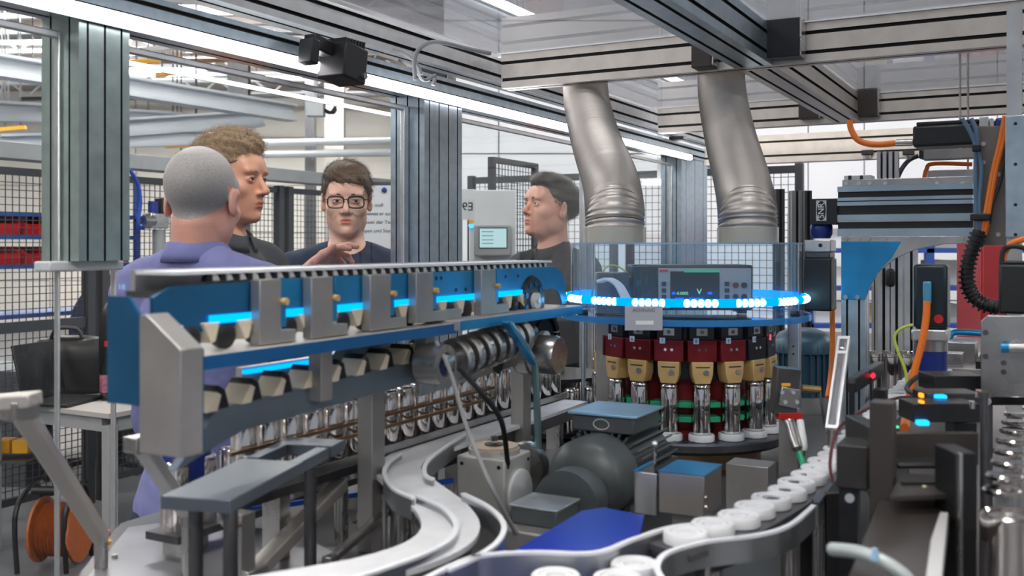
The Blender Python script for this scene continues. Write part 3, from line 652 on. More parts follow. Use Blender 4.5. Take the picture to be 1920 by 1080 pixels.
# reflected light near the back post, built as an added short glowing bar
c = mat_(1233, 341, 4.6); t = thing('light_strip', 'short white glowing bar for a reflected light, beyond the ducts', 'light', c); MB().ob(c, (.03, .14, .02)).build('diffuser', LEDM, t); MB().ob((c[0]+.02, c[1], c[2]), (.012, .15, .03)).build('housing', ALU, t); MB().box(c[0]+.02, c[0]+.035, c[1]-.01, c[1]+.01, c[2], CZ).build('hanger', ALU, t)
# ================================================================ MACHINE INTERIOR
ZB = 1.08
PLATE = mt('machine bed steel', (.11, .11, .115), .5, .38, .2, 6)
t = thing('machine_bed', 'large grey machine bed plate carrying all the conveyors and the turret', 'machine bed', (1.0, .2, 0))
MB().prism([(.35, -1.1), (5.0, -1.1), (5.0, 1.30), (1.04, 1.24), (.86, 1.10), (.35, .52)], 'z', ZB-.02, ZB).build('bed_plate', PLATE, t, bev=.001)
MB().prism([(.45, -1.0), (4.9, -1.0), (4.9, 1.22), (1.10, 1.16), (.92, 1.02), (.45, .50)], 'z', .12, ZB-.02).build('cabinet', GREYP, t)
for a, w in ((.6, -.9), (.6, .4), (4.7, -.9), (4.7, 1.1), (2.5, -.9), (2.5, 1.1)): MB().cyl((a, w, 0), (a, w, .12), .03, 14).build('foot', BLACK, t)
def P4(lst, z): return [onz(x, y, z)[:2] for x, y in lst]
def screw(m, c, r=.004, h=.004): m.cyl(c, (c[0], c[1], c[2]+h), r, 10); return m
# light plate at lower left with screws
p = P4([(165, 1078), (240, 988), (362, 972), (560, 1000), (700, 1075), (600, 1150), (250, 1200)], ZB+.006)
t = thing('cover_plate', 'light grey cover plate with screws at the lower left corner of the machine bed', 'plate', (*p[0], ZB)); MB().prism(p, 'z', ZB, ZB+.006).build('plate', mt('light brushed plate', (.30, .30, .32), .7, .35, .25, 8), t, bev=.001)
for x, y in ((348, 993), (420, 993), (485, 1050), (215, 1045), (335, 1040)):
    q = onz(x, y, ZB+.006); screw(MB(), q).build('screw', STEEL, t)
q = onz(196, 1022, ZB+.006); t = thing('stop_button', 'small red stop button on a yellow base at the edge of the light cover plate', 'button', q); MB().cyl(q, (q[0], q[1], q[2]+.006), .009).build('base', YELLOW, t); MB().lathe([(.005, 0), (.005, .4), (.008, .5), (.007, 1), (0, 1)], (q[0], q[1], q[2]+.006), (q[0], q[1], q[2]+.02)).build('button', RED, t)

# ---------------------------------------------------------------- puck lanes
ZL = 1.185
LA = smooth_path([(.985, .352, 0), (1.083, .318, 0), (1.2, .298, 0), (1.35, .285, 0), (1.6, .28, 0), (2.6, .28, 0), (3.6, .28, 0)], 8)
LB = smooth_path([(1.84, .86, 0), (1.6, .855, 0), (1.37, .853, 0), (1.255, .85, 0), (1.16, .815, 0), (1.095, .745, 0), (1.02, .655, 0), (.95, .595, 0), (.88, .572, 0), (.80, .585, 0), (.72, .63, 0), (.62, .69, 0)], 8)
def lane(path, wd, label, m):
    t = thing('puck_conveyor', label, 'conveyor', (path[0][0], path[0][1], ZB))
    MB().strip(path, wd, ZL-.006, ZL).build('belt', m, t)
    MB().strip(path, wd*.7, ZL-.03, ZL-.006).build('track_body', DSTEEL, t)
    for i in range(6, len(path), 14): c = path[i]; MB().cyl((c[0], c[1], ZB), (c[0], c[1], ZL-.03), .012, 12).build('support_post', STEEL, t)
lane(LA, .062, 'long narrow conveyor lane of white pucks running from bottom centre to the far right', mt('dark belt', (.10, .10, .11), .2, .4))
lane(LB, .066, 'S-curved conveyor lane with a white belt, lower centre of the machine', mt('white belt', (.74, .75, .78), .1, .35, .12, 20))
RAILT = mt('white rail edging', (.80, .82, .86), 0, .3)
RSIDE = mt('bright rail side', (.34, .36, .38), .8, .3)
def rail(px, label, z=ZL+.010, hgt=.028, th=.006, topm=RAILT):
    P_ = [onz(x, y, z) for x, y in px]; Q = smooth_path([(p[0], p[1], 0) for p in P_], 6)
    t = thing('guide_rail', label, 'guide rail', (Q[0][0], Q[0][1], z-hgt)); MB().strip(Q, th*.6, z-hgt, z-.003).build('side_band', RSIDE, t); MB().strip(Q, th, z-.003, z).build('top_edging', topm, t)
    c = Q[len(Q)//2]; e = Q[min(len(Q)//2+1, len(Q)-1)]; MB().cyl((c[0], c[1], ZB), (c[0], c[1], z-hgt), .004, 8).build('support_pin', STEEL, t)
rail([(752, 848), (728, 866), (721, 888), (738, 914), (775, 932)], 'bright curved guide rail hooking round the left end of the S-curved lane')
rail([(872, 812), (822, 846), (799, 868), (797, 888), (812, 897)], 'bright guide rail curving in front of the pale gearbox, inner side of the S-lane')
rail([(782, 928), (828, 948), (853, 975), (848, 1005), (805, 1032), (735, 1058), (660, 1082), (560, 1110)], 'white topped guide rail on the left side of the S-curved lane')
rail([(868, 924), (915, 948), (944, 980), (935, 1012), (893, 1042), (840, 1066)], 'white topped guide rail on the right side of the S-curved lane, below the gearbox')
rail([(760, 1105), (830, 1066), (900, 1040), (1000, 1033), (1115, 1034), (1190, 1008), (1265, 985), (1375, 973), (1442, 942)], 'long white topped guide rail sweeping below the blue sheet to the puck lane')
rail([(1443, 941), (1500, 888), (1590, 800), (1645, 742)], 'straight dark guide rail along the far side of the puck lane', topm=mt('dark edging', (.05, .055, .07), .1, .4), th=.016)
rail([(1255, 1100), (1232, 1064), (1252, 1034), (1325, 1013), (1420, 1001), (1482, 982), (1526, 946)], 'white topped guide rail curving round below the row of pucks at bottom right')
rail([(1530, 942), (1572, 886), (1630, 812), (1700, 725)], 'dark guide rail along the near side of the puck lane', topm=mt('dark edging', (.05, .055, .07)), th=.008)
# pucks
def puckmesh(name='puck'):
    return MB().lathe([(0, 0), (.022, 0), (.024, .12), (.024, .85), (.0225, 1), (.0175, 1), (.0165, .8), (.0155, .8), (.0145, .92), (.011, .92), (.0105, .55), (0, .55)], (0, 0, 0), (0, 0, .013), 28)
pk = puckmesh(); PW = mt('white puck plastic', (.80, .81, .83), 0, .35)
puck0 = pk.build('puck', PW, o=(0, 0, 0), label='x', cat='puck', group='white pucks on the long lane')
first = [True]
def puck(a, w, z, label, group, rz=0):
    if first[0]: o = puck0; first[0] = False
    else: o = puck0.copy(); C.objects.link(o)
    o.location = m2w(a, w, z); o['label'] = label; o['group'] = group; return o
L = [0]
for a, b in zip(LA, LA[1:]): L.append(L[-1]+(b-a).length)
s = .03; k = 0; j = 0
while s < L[-1]-.35:
    while L[j+1] < s: j += 1
    f = (s-L[j])/(L[j+1]-L[j]); c = LA[j].lerp(LA[j+1], f)
    puck(c[0], c[1]+.002*math.sin(k*2.3), ZL, f'white puck on the long lane, {nth(k+1)} counted from its near end', 'white pucks on the long lane'); s += .0485; k += 1
for x, y, lb in ((1190, 1052, 'white puck lying alone on the dark blue deck, upper right of three'), (1042, 1074, 'white puck at the bottom edge on the dark blue deck, left of three'), (1158, 1078, 'white puck at the bottom edge on the dark blue deck, middle of three')):
    q = onz(x, y, ZL); puck(q[0], q[1], ZL-.014, lb, 'white pucks on the blue deck')
BL1 = mt('royal blue sheet', (.005, .035, .42), .1, .35, .1, 12)
p = P4([(835, 1100), (905, 1056), (1100, 1050), (1236, 1046), (1262, 1110), (1240, 1300), (800, 1300)], ZL-.014)
t = thing('blue_deck', 'dark blue deck plate at the bottom centre under three loose pucks', 'plate', (*p[0], ZB)); MB().prism(p, 'z', ZL-.018, ZL-.014).build('sheet', mt('dark blue deck', (.004, .02, .16), .2, .3), t)
for q in (p[1], p[3]): MB().cyl((q[0], q[1], ZB), (q[0], q[1], ZL-.018), .006, 10).build('standoff', STEEL, t)
p = P4([(958, 1036), (1090, 958), (1132, 951), (1208, 966), (1198, 1008), (1120, 1036)], 1.165)
t = thing('blue_sheet', 'bright royal blue sheet lying beside the long white guide rail', 'sheet', (*p[0], ZB)); MB().prism(p, 'z', 1.162, 1.165).build('sheet', BL1, t)
for q in p[:5:2]: MB().cyl((q[0]*.99+.01*p[2][0], q[1], ZB), (q[0]*.99+.01*p[2][0], q[1], 1.162), .005, 10).build('standoff', STEEL, t)

# ---------------------------------------------------------------- cells
CR, CH = .0165, .092
def cellproto(r, h):
    t = thing('battery_cell', 'x', 'battery cell', (0, 0, 0), 'x')
    MB().lathe([(0, 0), (r*.94, 0), (r, .02), (r, .9), (r*.96, .915), (r*.96, .93), (r, .945), (r*.99, .975), (r*.9, 1), (r*.75, 1), (r*.72, .985), (0, .985)], (0, 0, 0), (0, 0, h), 28).build('can', CHROME, t)
    MB().lathe([(r*.35, 0), (r*.35, 1), (0, 1)], (0, 0, h*.98), (0, 0, h*1.015), 16).build('terminal', STEEL, t); return t
cell0 = cellproto(CR, CH); cused = [False]
def cell(a, w, z, label, group, parts=True):
    if not cused[0]: cused[0] = True; cell0.location = m2w(a, w, z); cell0['label'] = label; cell0['group'] = group; return cell0
    return dup(cell0, (a, w, z), None, label, group)
# row of cells standing on the lane behind the clamp chain
for i in range(21):
    a = .95+i*.0445
    cell(a, .905, ZL, f'chrome battery cell in the long row behind the clamp chain, {nth(i+1)} from the left', 'chrome cells in the row behind the clamp chain')
t = thing('cell_track', 'narrow track holding the long row of chrome cells', 'track', (.9, .905, ZB)); MB().box(.9, 1.865, .88, .93, ZL-.012, ZL).build('floor_strip', DSTEEL, t)
MB().box(.9, 1.865, .884, .8865, ZL, ZL+.012).build('front_lip', STEEL, t); MB().box(.9, 1.865, .9235, .926, ZL, ZL+.012).build('rear_lip', STEEL, t)
for z in (ZL+.040, ZL+.058): MB().box(.9, 1.55, .878, .882, z, z+.005).build('guide_rod', COPPER, t)
for a in (1.0, 1.45, 1.84): MB().box(a, a+.02, .89, .92, ZB, ZL-.012).build('support', STEEL, t)
# second, nearer row low at left
t = thing('cell_track', 'short lower track holding the nearer blurred chrome cells at lower left', 'track', (.93, 1.03, ZB)); MB().box(.93, 1.5, 1.0, 1.06, ZB+.03, ZB+.04).build('floor_strip', DSTEEL, t)
for a in (.95, 1.45): MB().box(a, a+.02, 1.01, 1.05, ZB, ZB+.03).build('support', STEEL, t)
for i in range(11): cell(.955+i*.05, 1.03, ZB+.04, f'chrome battery cell in the lower left row, {nth(i+1)} from its left end', 'chrome cells in the lower left row')
# carousel with dark chrome cells
ca, cw = mat_(1035, 760, 2.25)[:2]
t = thing('cell_carousel', 'black two-plate carousel of upright cells behind the end of the conveyor', 'carousel', (ca, cw, ZB))
MB().cyl((ca, cw, ZB+.012), (ca, cw, ZB+.022), .150, 40).build('lower_plate', BLACKM, t); MB().cyl((ca, cw, ZB+.125), (ca, cw, ZB+.132), .118, 40).build('upper_plate', BLACKM, t)
MB().cyl((ca, cw, ZB), (ca, cw, ZB+.125), .05, 24).build('hub', DSTEEL, t); MB().cyl((ca, cw, ZB+.132), (ca, cw, ZB+.145), .03, 20).build('hub_cap', STEEL, t)
MB().cyl((ca, cw, ZB+.145), (ca, cw, ZB+.160), .008, 10).build('bolt', CHROME, t)
for i in range(16):
    f = 2*math.pi*i/16; cell(ca+.128*math.cos(f), cw+.128*math.sin(f), ZB+.022, f'dark shining battery cell in the black carousel, {nth(i+1)} going round', 'cells in the black carousel')

# ---------------------------------------------------------------- turret
TA, TW = 1.922, .652; TC = (TA, TW); RS = .168
cam_dir = math.atan2(-TW, -TA)
def pol(r, phi, z): f = cam_dir+phi; return (TA+r*math.cos(f), TW+r*math.sin(f), z)    # phi>0 turns to the right in the picture
tur = thing('turret', 'round indexing turret with red clamps and tan jaws, centre right of the machine', 'turret', (TA, TW, ZB))
MB().cyl((TA, TW, ZB), (TA, TW, 1.118), .15, 48).build('pedestal', COPPER, tur); MB().lathe([(0, 0), (.196, 0), (.204, .3), (.204, .85), (.20, 1), (0, 1)], (TA, TW, 1.118), (TA, TW, 1.140), 64).build('base_disc', DSTEEL, tur)
MB().lathe([(.120, 0), (.120, .45), (.128, .47), (.128, .6), (.12, .62), (.12, 1)], (TA, TW, 1.14), (TA, TW, 1.25), 48).build('drum', DRED, tur)
MB().cyl((TA, TW, 1.25), (TA, TW, 1.352), .145, 48).build('upper_drum', BLACKM, tur)
PH = [.19+.349066*k for k in range(-8, 10)]
def station(i, phi):
    num = i-2   # phi = .19 -> index 8
    body = MB(); F = Matrix.Translation((TA, TW, 0)) @ Matrix.Rotation(cam_dir+phi, 4, 'Z')
    def bx(x0, x1, y0, y1, z0, z1): m = MB().box(x0, x1, y0, y1, z0, z1); m.v = [tuple(F @ Vector(v)) for v in m.v]; return m
    red = DRED if not 9 < i < 12 else BLACKM  # two clamps coloured black for the dark tint of a reflection
    st = bx(.145, RS+.004, -.023, .023, 1.325, 1.352).build('station', BLACKM, tur, bev=.0015)
    bx(.145, RS+.008, -.027, .027, 1.286, 1.325).build('clamp_block', red, st, bev=.0015)
    m = MB()
    for s in (-.006, .006): m.cyl(F @ Vector((RS+.008, s, 1.308)), F @ Vector((RS+.0095, s, 1.308)), .0028, 10)
    m.build('clamp_screws', CHROME, st, kind='stuff')
    m = MB().prism([(-.020, 1.286), (.020, 1.286), (.019, 1.262), (.014, 1.246), (-.014, 1.246), (-.019, 1.262)][::-1], 'x', .150, RS+.012); m.v = [tuple(F @ Vector(v)) for v in m.v]; m.build('jaw', BRASS, st, bev=.0015)
    bx(RS+.012, RS+.0125, -.013, .013, 1.2755, 1.2775).build('jaw_slot', BLACK, st)
    MB().cyl(F @ Vector((RS+.012, .006, 1.267)), F @ Vector((RS+.015, .006, 1.267)), .0052, 14).build('jaw_bolt', STEEL, st)
    bx(RS+.004, RS+.006, -.010, .010, 1.334, 1.347).build('name_plate', STEEL, st)
    MB().cyl(F @ Vector((RS+.006, 0, 1.3405)), F @ Vector((RS+.0075, 0, 1.3405)), .0035, 12).build('plate_bolt', DSTEEL, st)
    tg = bx(RS+.008, RS+.0088, -.0165, -.0065, 1.319, 1.3295).build('number_tag', WHITE if i != 11 else emis('red lamp', (1, .08, .12), 1.2), st)
    if 5 < i+1 < 12 and i != 11:
        rot = (Matrix.Rotation(cam_dir+phi, 3, 'Z') @ Matrix(((0, 0, 1), (1, 0, 0), (0, 1, 0)))).to_euler()
        textobj(str(num+2), .009, BLACK, st, F @ Vector((RS+.0091, -.0115, 1.324)), rot, .0001, 'tag_number')
    for z in (1.172, 1.199):
        m = MB().box(.128, .158, -.012, .012, z, z+.010); Fm = Matrix.Translation((TA, TW, 0)) @ Matrix.Rotation(cam_dir+phi+.1745, 4, 'Z'); m.v = [tuple(Fm @ Vector(v)) for v in m.v]; m.build('green_stop', GREEN, st, bev=.001)
names = {6: 'under tag 6, leftmost in front', 7: 'second from left, under tag 7', 8: 'right of centre, nearest the camera, tag 8', 9: 'under tag 9, below the last red clamp', 10: 'under tag 10, below the first clamp darkened by reflection', 11: 'at the far right edge beside the red lamp'}
for i, phi in enumerate(PH):
    station(i, phi); q = pol(RS, phi, 1.14)
    num = i
    lb = 'chrome battery cell in the turret '+names[i] if i in names else 'chrome battery cell on the hidden rear side of the turret'
    cell(q[0], q[1], 1.152, lb, 'cells in the turret' if i in names else 'cells at the rear of the turret')
    puck(q[0], q[1], 1.140, ('white puck under the turret cell '+names[i]) if i in names else 'white puck under a turret cell at the rear', 'white pucks in the turret' if i in names else 'white pucks at the rear of the turret')
# clear cover with the blue ring light
cov = thing('turret_cover', 'clear round acrylic cover standing over the turret', 'cover', (TA, TW, 1.355))
def ring(r0, r1, z0, z1, n=72): return MB().lathe([(r0, 0), (r1, 0), (r1, 1), (r0, 1), (r0, 0)], (TA, TW, z0), (TA, TW, z1), n)
ring(.2245, .2275, 1.372, 1.502).build('cylinder_wall', ACRYL, cov); MB().cyl((TA, TW, 1.358), (TA, TW, 1.366), .245, 72).build('disc', ACRYL, cov)
ring(.224, .229, 1.502, 1.505).build('top_edge', glassm('acrylic edge', (.7, .85, .95), 1.0, .35, (.5, .7, .9)), cov)
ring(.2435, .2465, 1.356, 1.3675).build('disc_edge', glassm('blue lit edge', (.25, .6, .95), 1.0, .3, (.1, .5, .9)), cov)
MB().box(TA-.06, TA+.06, TW-.05, TW+.05, 1.352, 1.358).build('mount_block', BLACKM, cov)
for phi in (-1.05, 1.22, 2.6, -2.6):
    q = pol(.222, phi, 0); MB().box(q[0]-.008, q[0]+.008, q[1]-.008, q[1]+.008, 1.366, 1.376).build('clip', BLACK, cov, bev=.001)
RB = .2335
rl = thing('ring_light', 'bright blue LED ring light round the clear turret cover', 'light', (TA, TW, 1.397))
MB().torus((TA, TW, 1.397), RB, .0078, 96, 12).build('tube', emis('blue ring glow', (.0, .28, .95), 1.5), rl)
WB = emis('white blue led', (.35, .85, 1.0), 5.5)
for k in range(16):
    m = MB()
    f0 = cam_dir+.3927*k+.126
    for d in range(5):
        f = f0+.052*(d-2); m.sphere((TA+(RB+.0035)*math.cos(f), TW+(RB+.0035)*math.sin(f), 1.397), .0072, 10, 8)
    m.build('led_group', WB, rl)
# corner posts of the cover
for px, D, wd, lb in ((1143, 1.96, .052, 'grey translucent support post at the left of the turret'), (1490, 1.98, .028, 'slim pale support post at the right of the turret'), (1094, 2.15, .010, 'thin rod left of the turret post')):
    c = mat_(px, 600, D); t = thing('support_post', lb, 'post', (c[0], c[1], ZB)); MB().ob((c[0], c[1], (ZB+.01+1.356)/2), (wd*.8, wd*.8, 1.346-ZB)).build('column', ALUB if wd < .05 else STEELM, t, bev=.002); MB().ob((c[0], c[1], ZB+.005), (wd*1.2, wd*1.2, .01)).build('foot', DSTEEL, t)
    if px > 1400:
        for z in (1.30, 1.285): MB().cyl((c[0]-wd*.4-.001, c[1], z), (c[0]-wd*.4, c[1], z), .002, 8).build('hole', BLACK, t)
# bench instrument inside the cover (faces the camera, world frame)
X0, Y0, _ = at(1297, 500, 1.93)
ins = thing('bench_multimeter', 'dark bench multimeter with coloured display and four sockets inside the clear turret cover', 'instrument', (X0, Y0, 1.367), frame='W')
def fx_(px, D=1.93): return at(px, 460, D)[0]
zt, zb_ = at(0, 497, 1.93)[2], 1.374
MB().box(fx_(1186), fx_(1412), Y0, Y0+.11, zb_, zt).build('case', mt('dark grey case', (.03, .035, .04), .1, .4), ins, bev=.004)
for x in (1200, 1395): MB().box(fx_(x)-.008, fx_(x)+.008, Y0+.01, Y0+.03, 1.367, zb_).build('foot', BLACK, ins)
MB().box(fx_(1234), fx_(1408), Y0-.004, Y0, zb_+.004, zt-.006).build('front_panel', mt('panel grey', (.35, .37, .40), .1, .4), ins, bev=.001)
dy = Y0-.0045
MB().box(fx_(1256), fx_(1348), dy-.001, dy, zb_+.004, zt-.012).build('display', mt('display glass', (.004, .008, .02), 0, .1), ins)
m = MB().box(fx_(1282), fx_(1348), dy-.0016, dy-.001, zt-.014, zt-.010); m.build('display_header', emis('green bar', (.02, .35, .2), .9), ins)
m = MB()
for x, z, w_, in ((1273, .0225, 8), (1309, .0225, 9), (1295, .0225, 4), (1262, .0335, 3), (1330, .0335, 4)): m.box(fx_(x-w_), fx_(x+w_), dy-.0016, dy-.001, zb_+z-.0025, zb_+z+.0025)
m.build('display_keys', emis('blue keys', (.01, .12, .9), 1.0), ins)
textobj('V', .016, emis('volt sign', (.25, .8, .5), .9), ins, (fx_(1310), dy-.0015, zb_+.036), FACE_W)
textobj('-0.0005', .008, emis('volt sign', (.25, .8, .5), .9), ins, (fx_(1278), dy-.0015, zb_+.033), FACE_W)
for x, z, c_ in ((1378, .044, 1), (1394, .044, 0), (1378, .022, 0), (1394, .022, 0)):
    MB().lathe([(.0055, 0), (.0055, 1), (.003, 1), (.003, .3), (0, .3)], (fx_(x), dy, zb_+z+.005), (fx_(x), dy-.004, zb_+z+.005), 16).build('socket', DRED if c_ else BLACK, ins)
for k in range(4):
    for x in (1244, 1362): MB().box(fx_(x)-.0045, fx_(x)+.0045, dy-.002, dy, zb_+.010+k*.0125, zb_+.018+k*.0125).build('button', BLACK, ins, bev=.001)
MB().box(fx_(1236), fx_(1252), dy-.0008, dy, zt-.0125, zt-.009).build('red_mark', RED, ins)
# grey box and white cables left of it
c = at(1150, 535, 1.93); t = thing('control_box', 'small dark box with a slanted silver edge inside the clear cover', 'box', (c[0], c[1], 1.367), frame='W')
MB().box(fx_(1120), fx_(1180), c[1], c[1]+.06, 1.367, 1.447).build('body', DSTEEL, t, bev=.002)
MB().beam((fx_(1104), c[1]-.004, 1.372), (fx_(1117), c[1]-.004, 1.447), .003, .004).build('silver_edge', STEEL, t)
for i, s in enumerate((0, .006, .012)):
    MB().tube(smooth_path([at(1120+4*i, 528, 1.90), at(1138+4*i, 524, 1.89), at(1155+5*i, 535, 1.885), at(1168+6*i, 560, 1.88)]), .0035, 7).build('white_cable', WHITE, frame='W', label='white cable inside the clear cover, '+['left','middle','right'][i]+' of three', cat='cable', group='white cables in the cover')
MB().tube(smooth_path([at(1130, 522, 1.95), at(1133, 505, 1.95), at(1150, 497, 1.95), at(1172, 508, 1.95), at(1182, 520, 1.95)]), .0015, 6).build('green_wire', mt('yellow green wire', (.45, .55, .08), 0, .5), frame='W', label='thin yellow-green wire arching over the dark box in the cover', cat='cable')
# note on the cover
q = pol(.2475, -.35, 1.345); c = at(1207, 598, 1.748)
t = thing('paper_note', 'pale paper note with ACHTUNG hanging below the blue ring', 'note', (c[0], c[1], c[2]-.03), frame='W')
MB().box(c[0]-.033, c[0]+.033, c[1], c[1]+.0008, c[2]-.020, c[2]+.0225).build('paper', mt('translucent note', (.42, .44, .50), 0, .5), t)
textobj('ACHTUNG', .008, INK, t, (c[0], c[1]-.0006, c[2]+.015), FACE_W, .0001)
MB().box(c[0]-.014, c[0]+.017, c[1]-.0008, c[1], c[2]-.010, c[2]-.003).build('white_strip', WHITE, t)
# ================================================================ UPPER CONVEYOR
WC = .775
def ax(px, w=WC): return onw(px, 460, w)[0]
FRB = mt('grey blue frame steel', (.20, .25, .30), .6, .32, .2, 10)
con = thing('clamp_conveyor', 'long upper conveyor with guard plates coloured by blue light, toothed top and grey frame, centre left', 'conveyor', (1.1, WC, ZB))
# guard plates, blue light on them painted into the colour
def plate(x0, x1, z0, z1, name='guard_plate', rnd=0, m=BLUEA, dy=.788):
    a0, a1 = ax(x0, dy), ax(x1, dy)
    if rnd:
        poly = [(a0, z0), (a0, z1)]+[(a1-.055+.055*math.sin(t), z1-.055+.055*math.cos(t)) for t in [i*math.pi/16 for i in range(9)]]+[(a1, 1.392), (a1-.018, 1.392)]+[(a1-.06+.042*math.cos(t), 1.385+.038*math.sin(t)) for t in [i*math.pi/16 for i in range(2, 9)]]
        poly = poly[::-1]
    else: poly = [(a0, z0), (a1-.004, z0), (a1, z0+.01), (a1-.004, z0+.02), (a1, z1-.012), (a1, z1), (a0, z1)]
    return MB().prism(poly, 'y', dy, dy+.004).build(name, m, con, bev=.0006)
plate(932, 1062, 1.420, 1.462, rnd=1)
for x0, x1 in ((812, 905), (733, 783), (628, 697), (512, 580)): plate(x0, x1, 1.420, 1.461)
a0, a1 = ax(286, .788), ax(500, .788)
MB().prism([(a0, 1.405), (a0, 1.448), (a0+.025, 1.458), (a1, 1.460), (a1, 1.424), (a0+.16, 1.415)], 'y', .788, .792).build('guard_plate', mt('deep blue light tint', (.02, .14, .30), .5, .3, .2, 10), con)  # blue light on the left plates painted as a deeper colour
m = MB()
for x, z in ((950, 1.449), (973, 1.449), (857, 1.433), (875, 1.433), (829, 1.452), (820, 1.452)): m.cyl((ax(x, .786), .7872, z), (ax(x, .786), .7875, z), .0028, 10)
m.build('plate_holes', BLACK, con, kind='stuff')
# top slide and teeth
MB().box(ax(345), 1.60, .7885, .845, 1.4695, 1.473).build('top_slide', mt('bright slide', (.82, .85, .88), .1, .35), con); MB().box(ax(345), 1.60, .80, .86, 1.445, 1.452).build('chain_bed', DSTEEL, con)
MB().box(ax(350), 1.58, .850, .858, 1.452, 1.474).build('rear_rail', ALU, con)
n = 40
tp = bp = None
for k in range(n):
    a = .775+k*.0203
    if tp is None:
        tp = MB().prism([(a, 1.461), (a+.010, 1.461), (a+.008, 1.4695), (a+.003, 1.4695)], 'y', .792, .80).build('tooth', BLACKM, con)
        bp = MB().prism([(a+.010, 1.462), (a+.0195, 1.462), (a+.0155, 1.4685), (a+.009, 1.4685)], 'y', .791, .799).build('tooth_pad', mt('bright pad', (.75, .74, .72), .3, .3), con)
    else:
        for o in (tp, bp): c = o.copy(); C.objects.link(c); c.location = (k*.0203, 0, 0)
# lower run with round cleats and cream wedges
cp_ = wp = None
for k in range(17):
    a = .70+k*.0505
    if cp_ is None:
        cp_ = MB().lathe([(0, 0), (.013, 0), (.014, .2), (.014, .8), (.009, 1), (0, 1)], (a, .80, 1.402), (a, .785, 1.402), 16).build('chain_roller', BLACKM, con)
        wp = MB().prism([(a+.012, 1.418), (a+.036, 1.418), (a+.030, 1.398), (a+.024, 1.396)], 'y', .783, .800).build('wedge', CREAM, con, bev=.001)
    else:
        for o in (cp_, wp): c = o.copy(); C.objects.link(c); c.location = (k*.0505, 0, 0)
# C-brackets
for i, (x0, x1, f1, zb) in enumerate(((490, 530, 558, 1.389), (587, 627, 655, 1.389), (697, 735, 765, 1.389), (783, 815, 868, 1.392), (905, 932, 957, 1.392))):
    a0, a1, a2 = ax(x0, .77), ax(x1, .77), ax(f1, .77)
    br = MB().prism([(a0, zb), (a2, zb), (a2, zb+.014), (a1, zb+.014), (a1, 1.462), (a0, 1.462)], 'y', .772, .786).build('c_bracket', STEELM, con, bev=.0008)
    MB().box(a1, a1+.008, .772, .776, zb+.018, 1.44).build('blue_edge', BLUEA, br); MB().cyl((a1+.003, .772, 1.436), (a1+.003, .766, 1.436), .004, 10).build('thumb_screw', BRASS, br)
# rails under it
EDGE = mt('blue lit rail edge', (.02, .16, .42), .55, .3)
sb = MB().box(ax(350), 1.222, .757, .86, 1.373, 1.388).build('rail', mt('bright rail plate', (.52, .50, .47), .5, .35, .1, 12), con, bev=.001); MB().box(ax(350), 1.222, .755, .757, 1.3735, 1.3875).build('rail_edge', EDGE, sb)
sb = MB().box(1.215, 1.632, .745, .84, 1.377, 1.392).build('rail', mt('bright rail plate', (.52, .50, .47)), con, bev=.001); MB().box(1.215, 1.632, .743, .745, 1.3775, 1.3915).build('rail_edge', BLUEA, sb)
# left end bracket
MB().prism([(.775, 1.30), (.775, 1.432), (.766, 1.434), (.719, 1.402), (.719, 1.30)], 'x', .672, .70).build('end_bracket', STEELM, con, bev=.001); MB().prism([(.775, 1.345), (.775, 1.432), (.79, 1.45), (.82, 1.45), (.82, 1.345)][::-1], 'x', .672, .676).build('end_plate', mt('deep blue light tint', (.02, .14, .30)), con)
MB().box(.70, .704, .722, .772, 1.30, 1.40).build('edge_plate', mt('deep blue light tint', (.02, .14, .30)), con)
pass
# lower clamp chain on the deep beam
MB().prism([(.74, 1.265), (.80, 1.322), (1.62, 1.352), (1.62, 1.318), (.84, 1.292)], 'y', .80, .812).build('side_beam', FRB, con, bev=.001)
MB().prism([(.80, 1.322), (1.45, 1.345), (1.45, 1.34), (.80, 1.317)], 'y', .812, .86).build('chain_bed', DSTEEL, con)
q = None
for k in range(9):
    a = .79+k*.052; z = 1.322+(a-.8)*.0366
    cl = MB().prism([(a, z), (a+.026, z), (a+.020, z+.020), (a+.010, z+.026), (a+.002, z+.018)], 'y', .798, .83).build('chain_clamp', BLACKM, con, bev=.001)
    MB().prism([(a-.012, z-.001), (a+.004, z-.001), (a+.010, z+.016), (a+.003, z+.020)], 'y', .794, .828).build('clamp_pad', CREAM, cl, bev=.001)
MB().box(.90, 1.14, .852, .86, 1.345, 1.349).build('blue_light_bar', emis('blue bar', (.0, .35, 1), 1.6), con); MB().box(.90, 1.14, .86, .87, 1.33, 1.352).build('bar_housing', ALU, con)
# webs
for a, w0 in ((.95, .78), (1.18, .78)): MB().box(a, a+.022, w0, w0+.02, 1.31, 1.374).build('web', STEELM, con, bev=.001)
MB().prism([(1.02, 1.33), (1.08, 1.374), (1.16, 1.374), (1.16, 1.33)], 'y', .845, .85).build('web_plate', mt('pale blue plate', (.30, .42, .52), .6, .3), con)
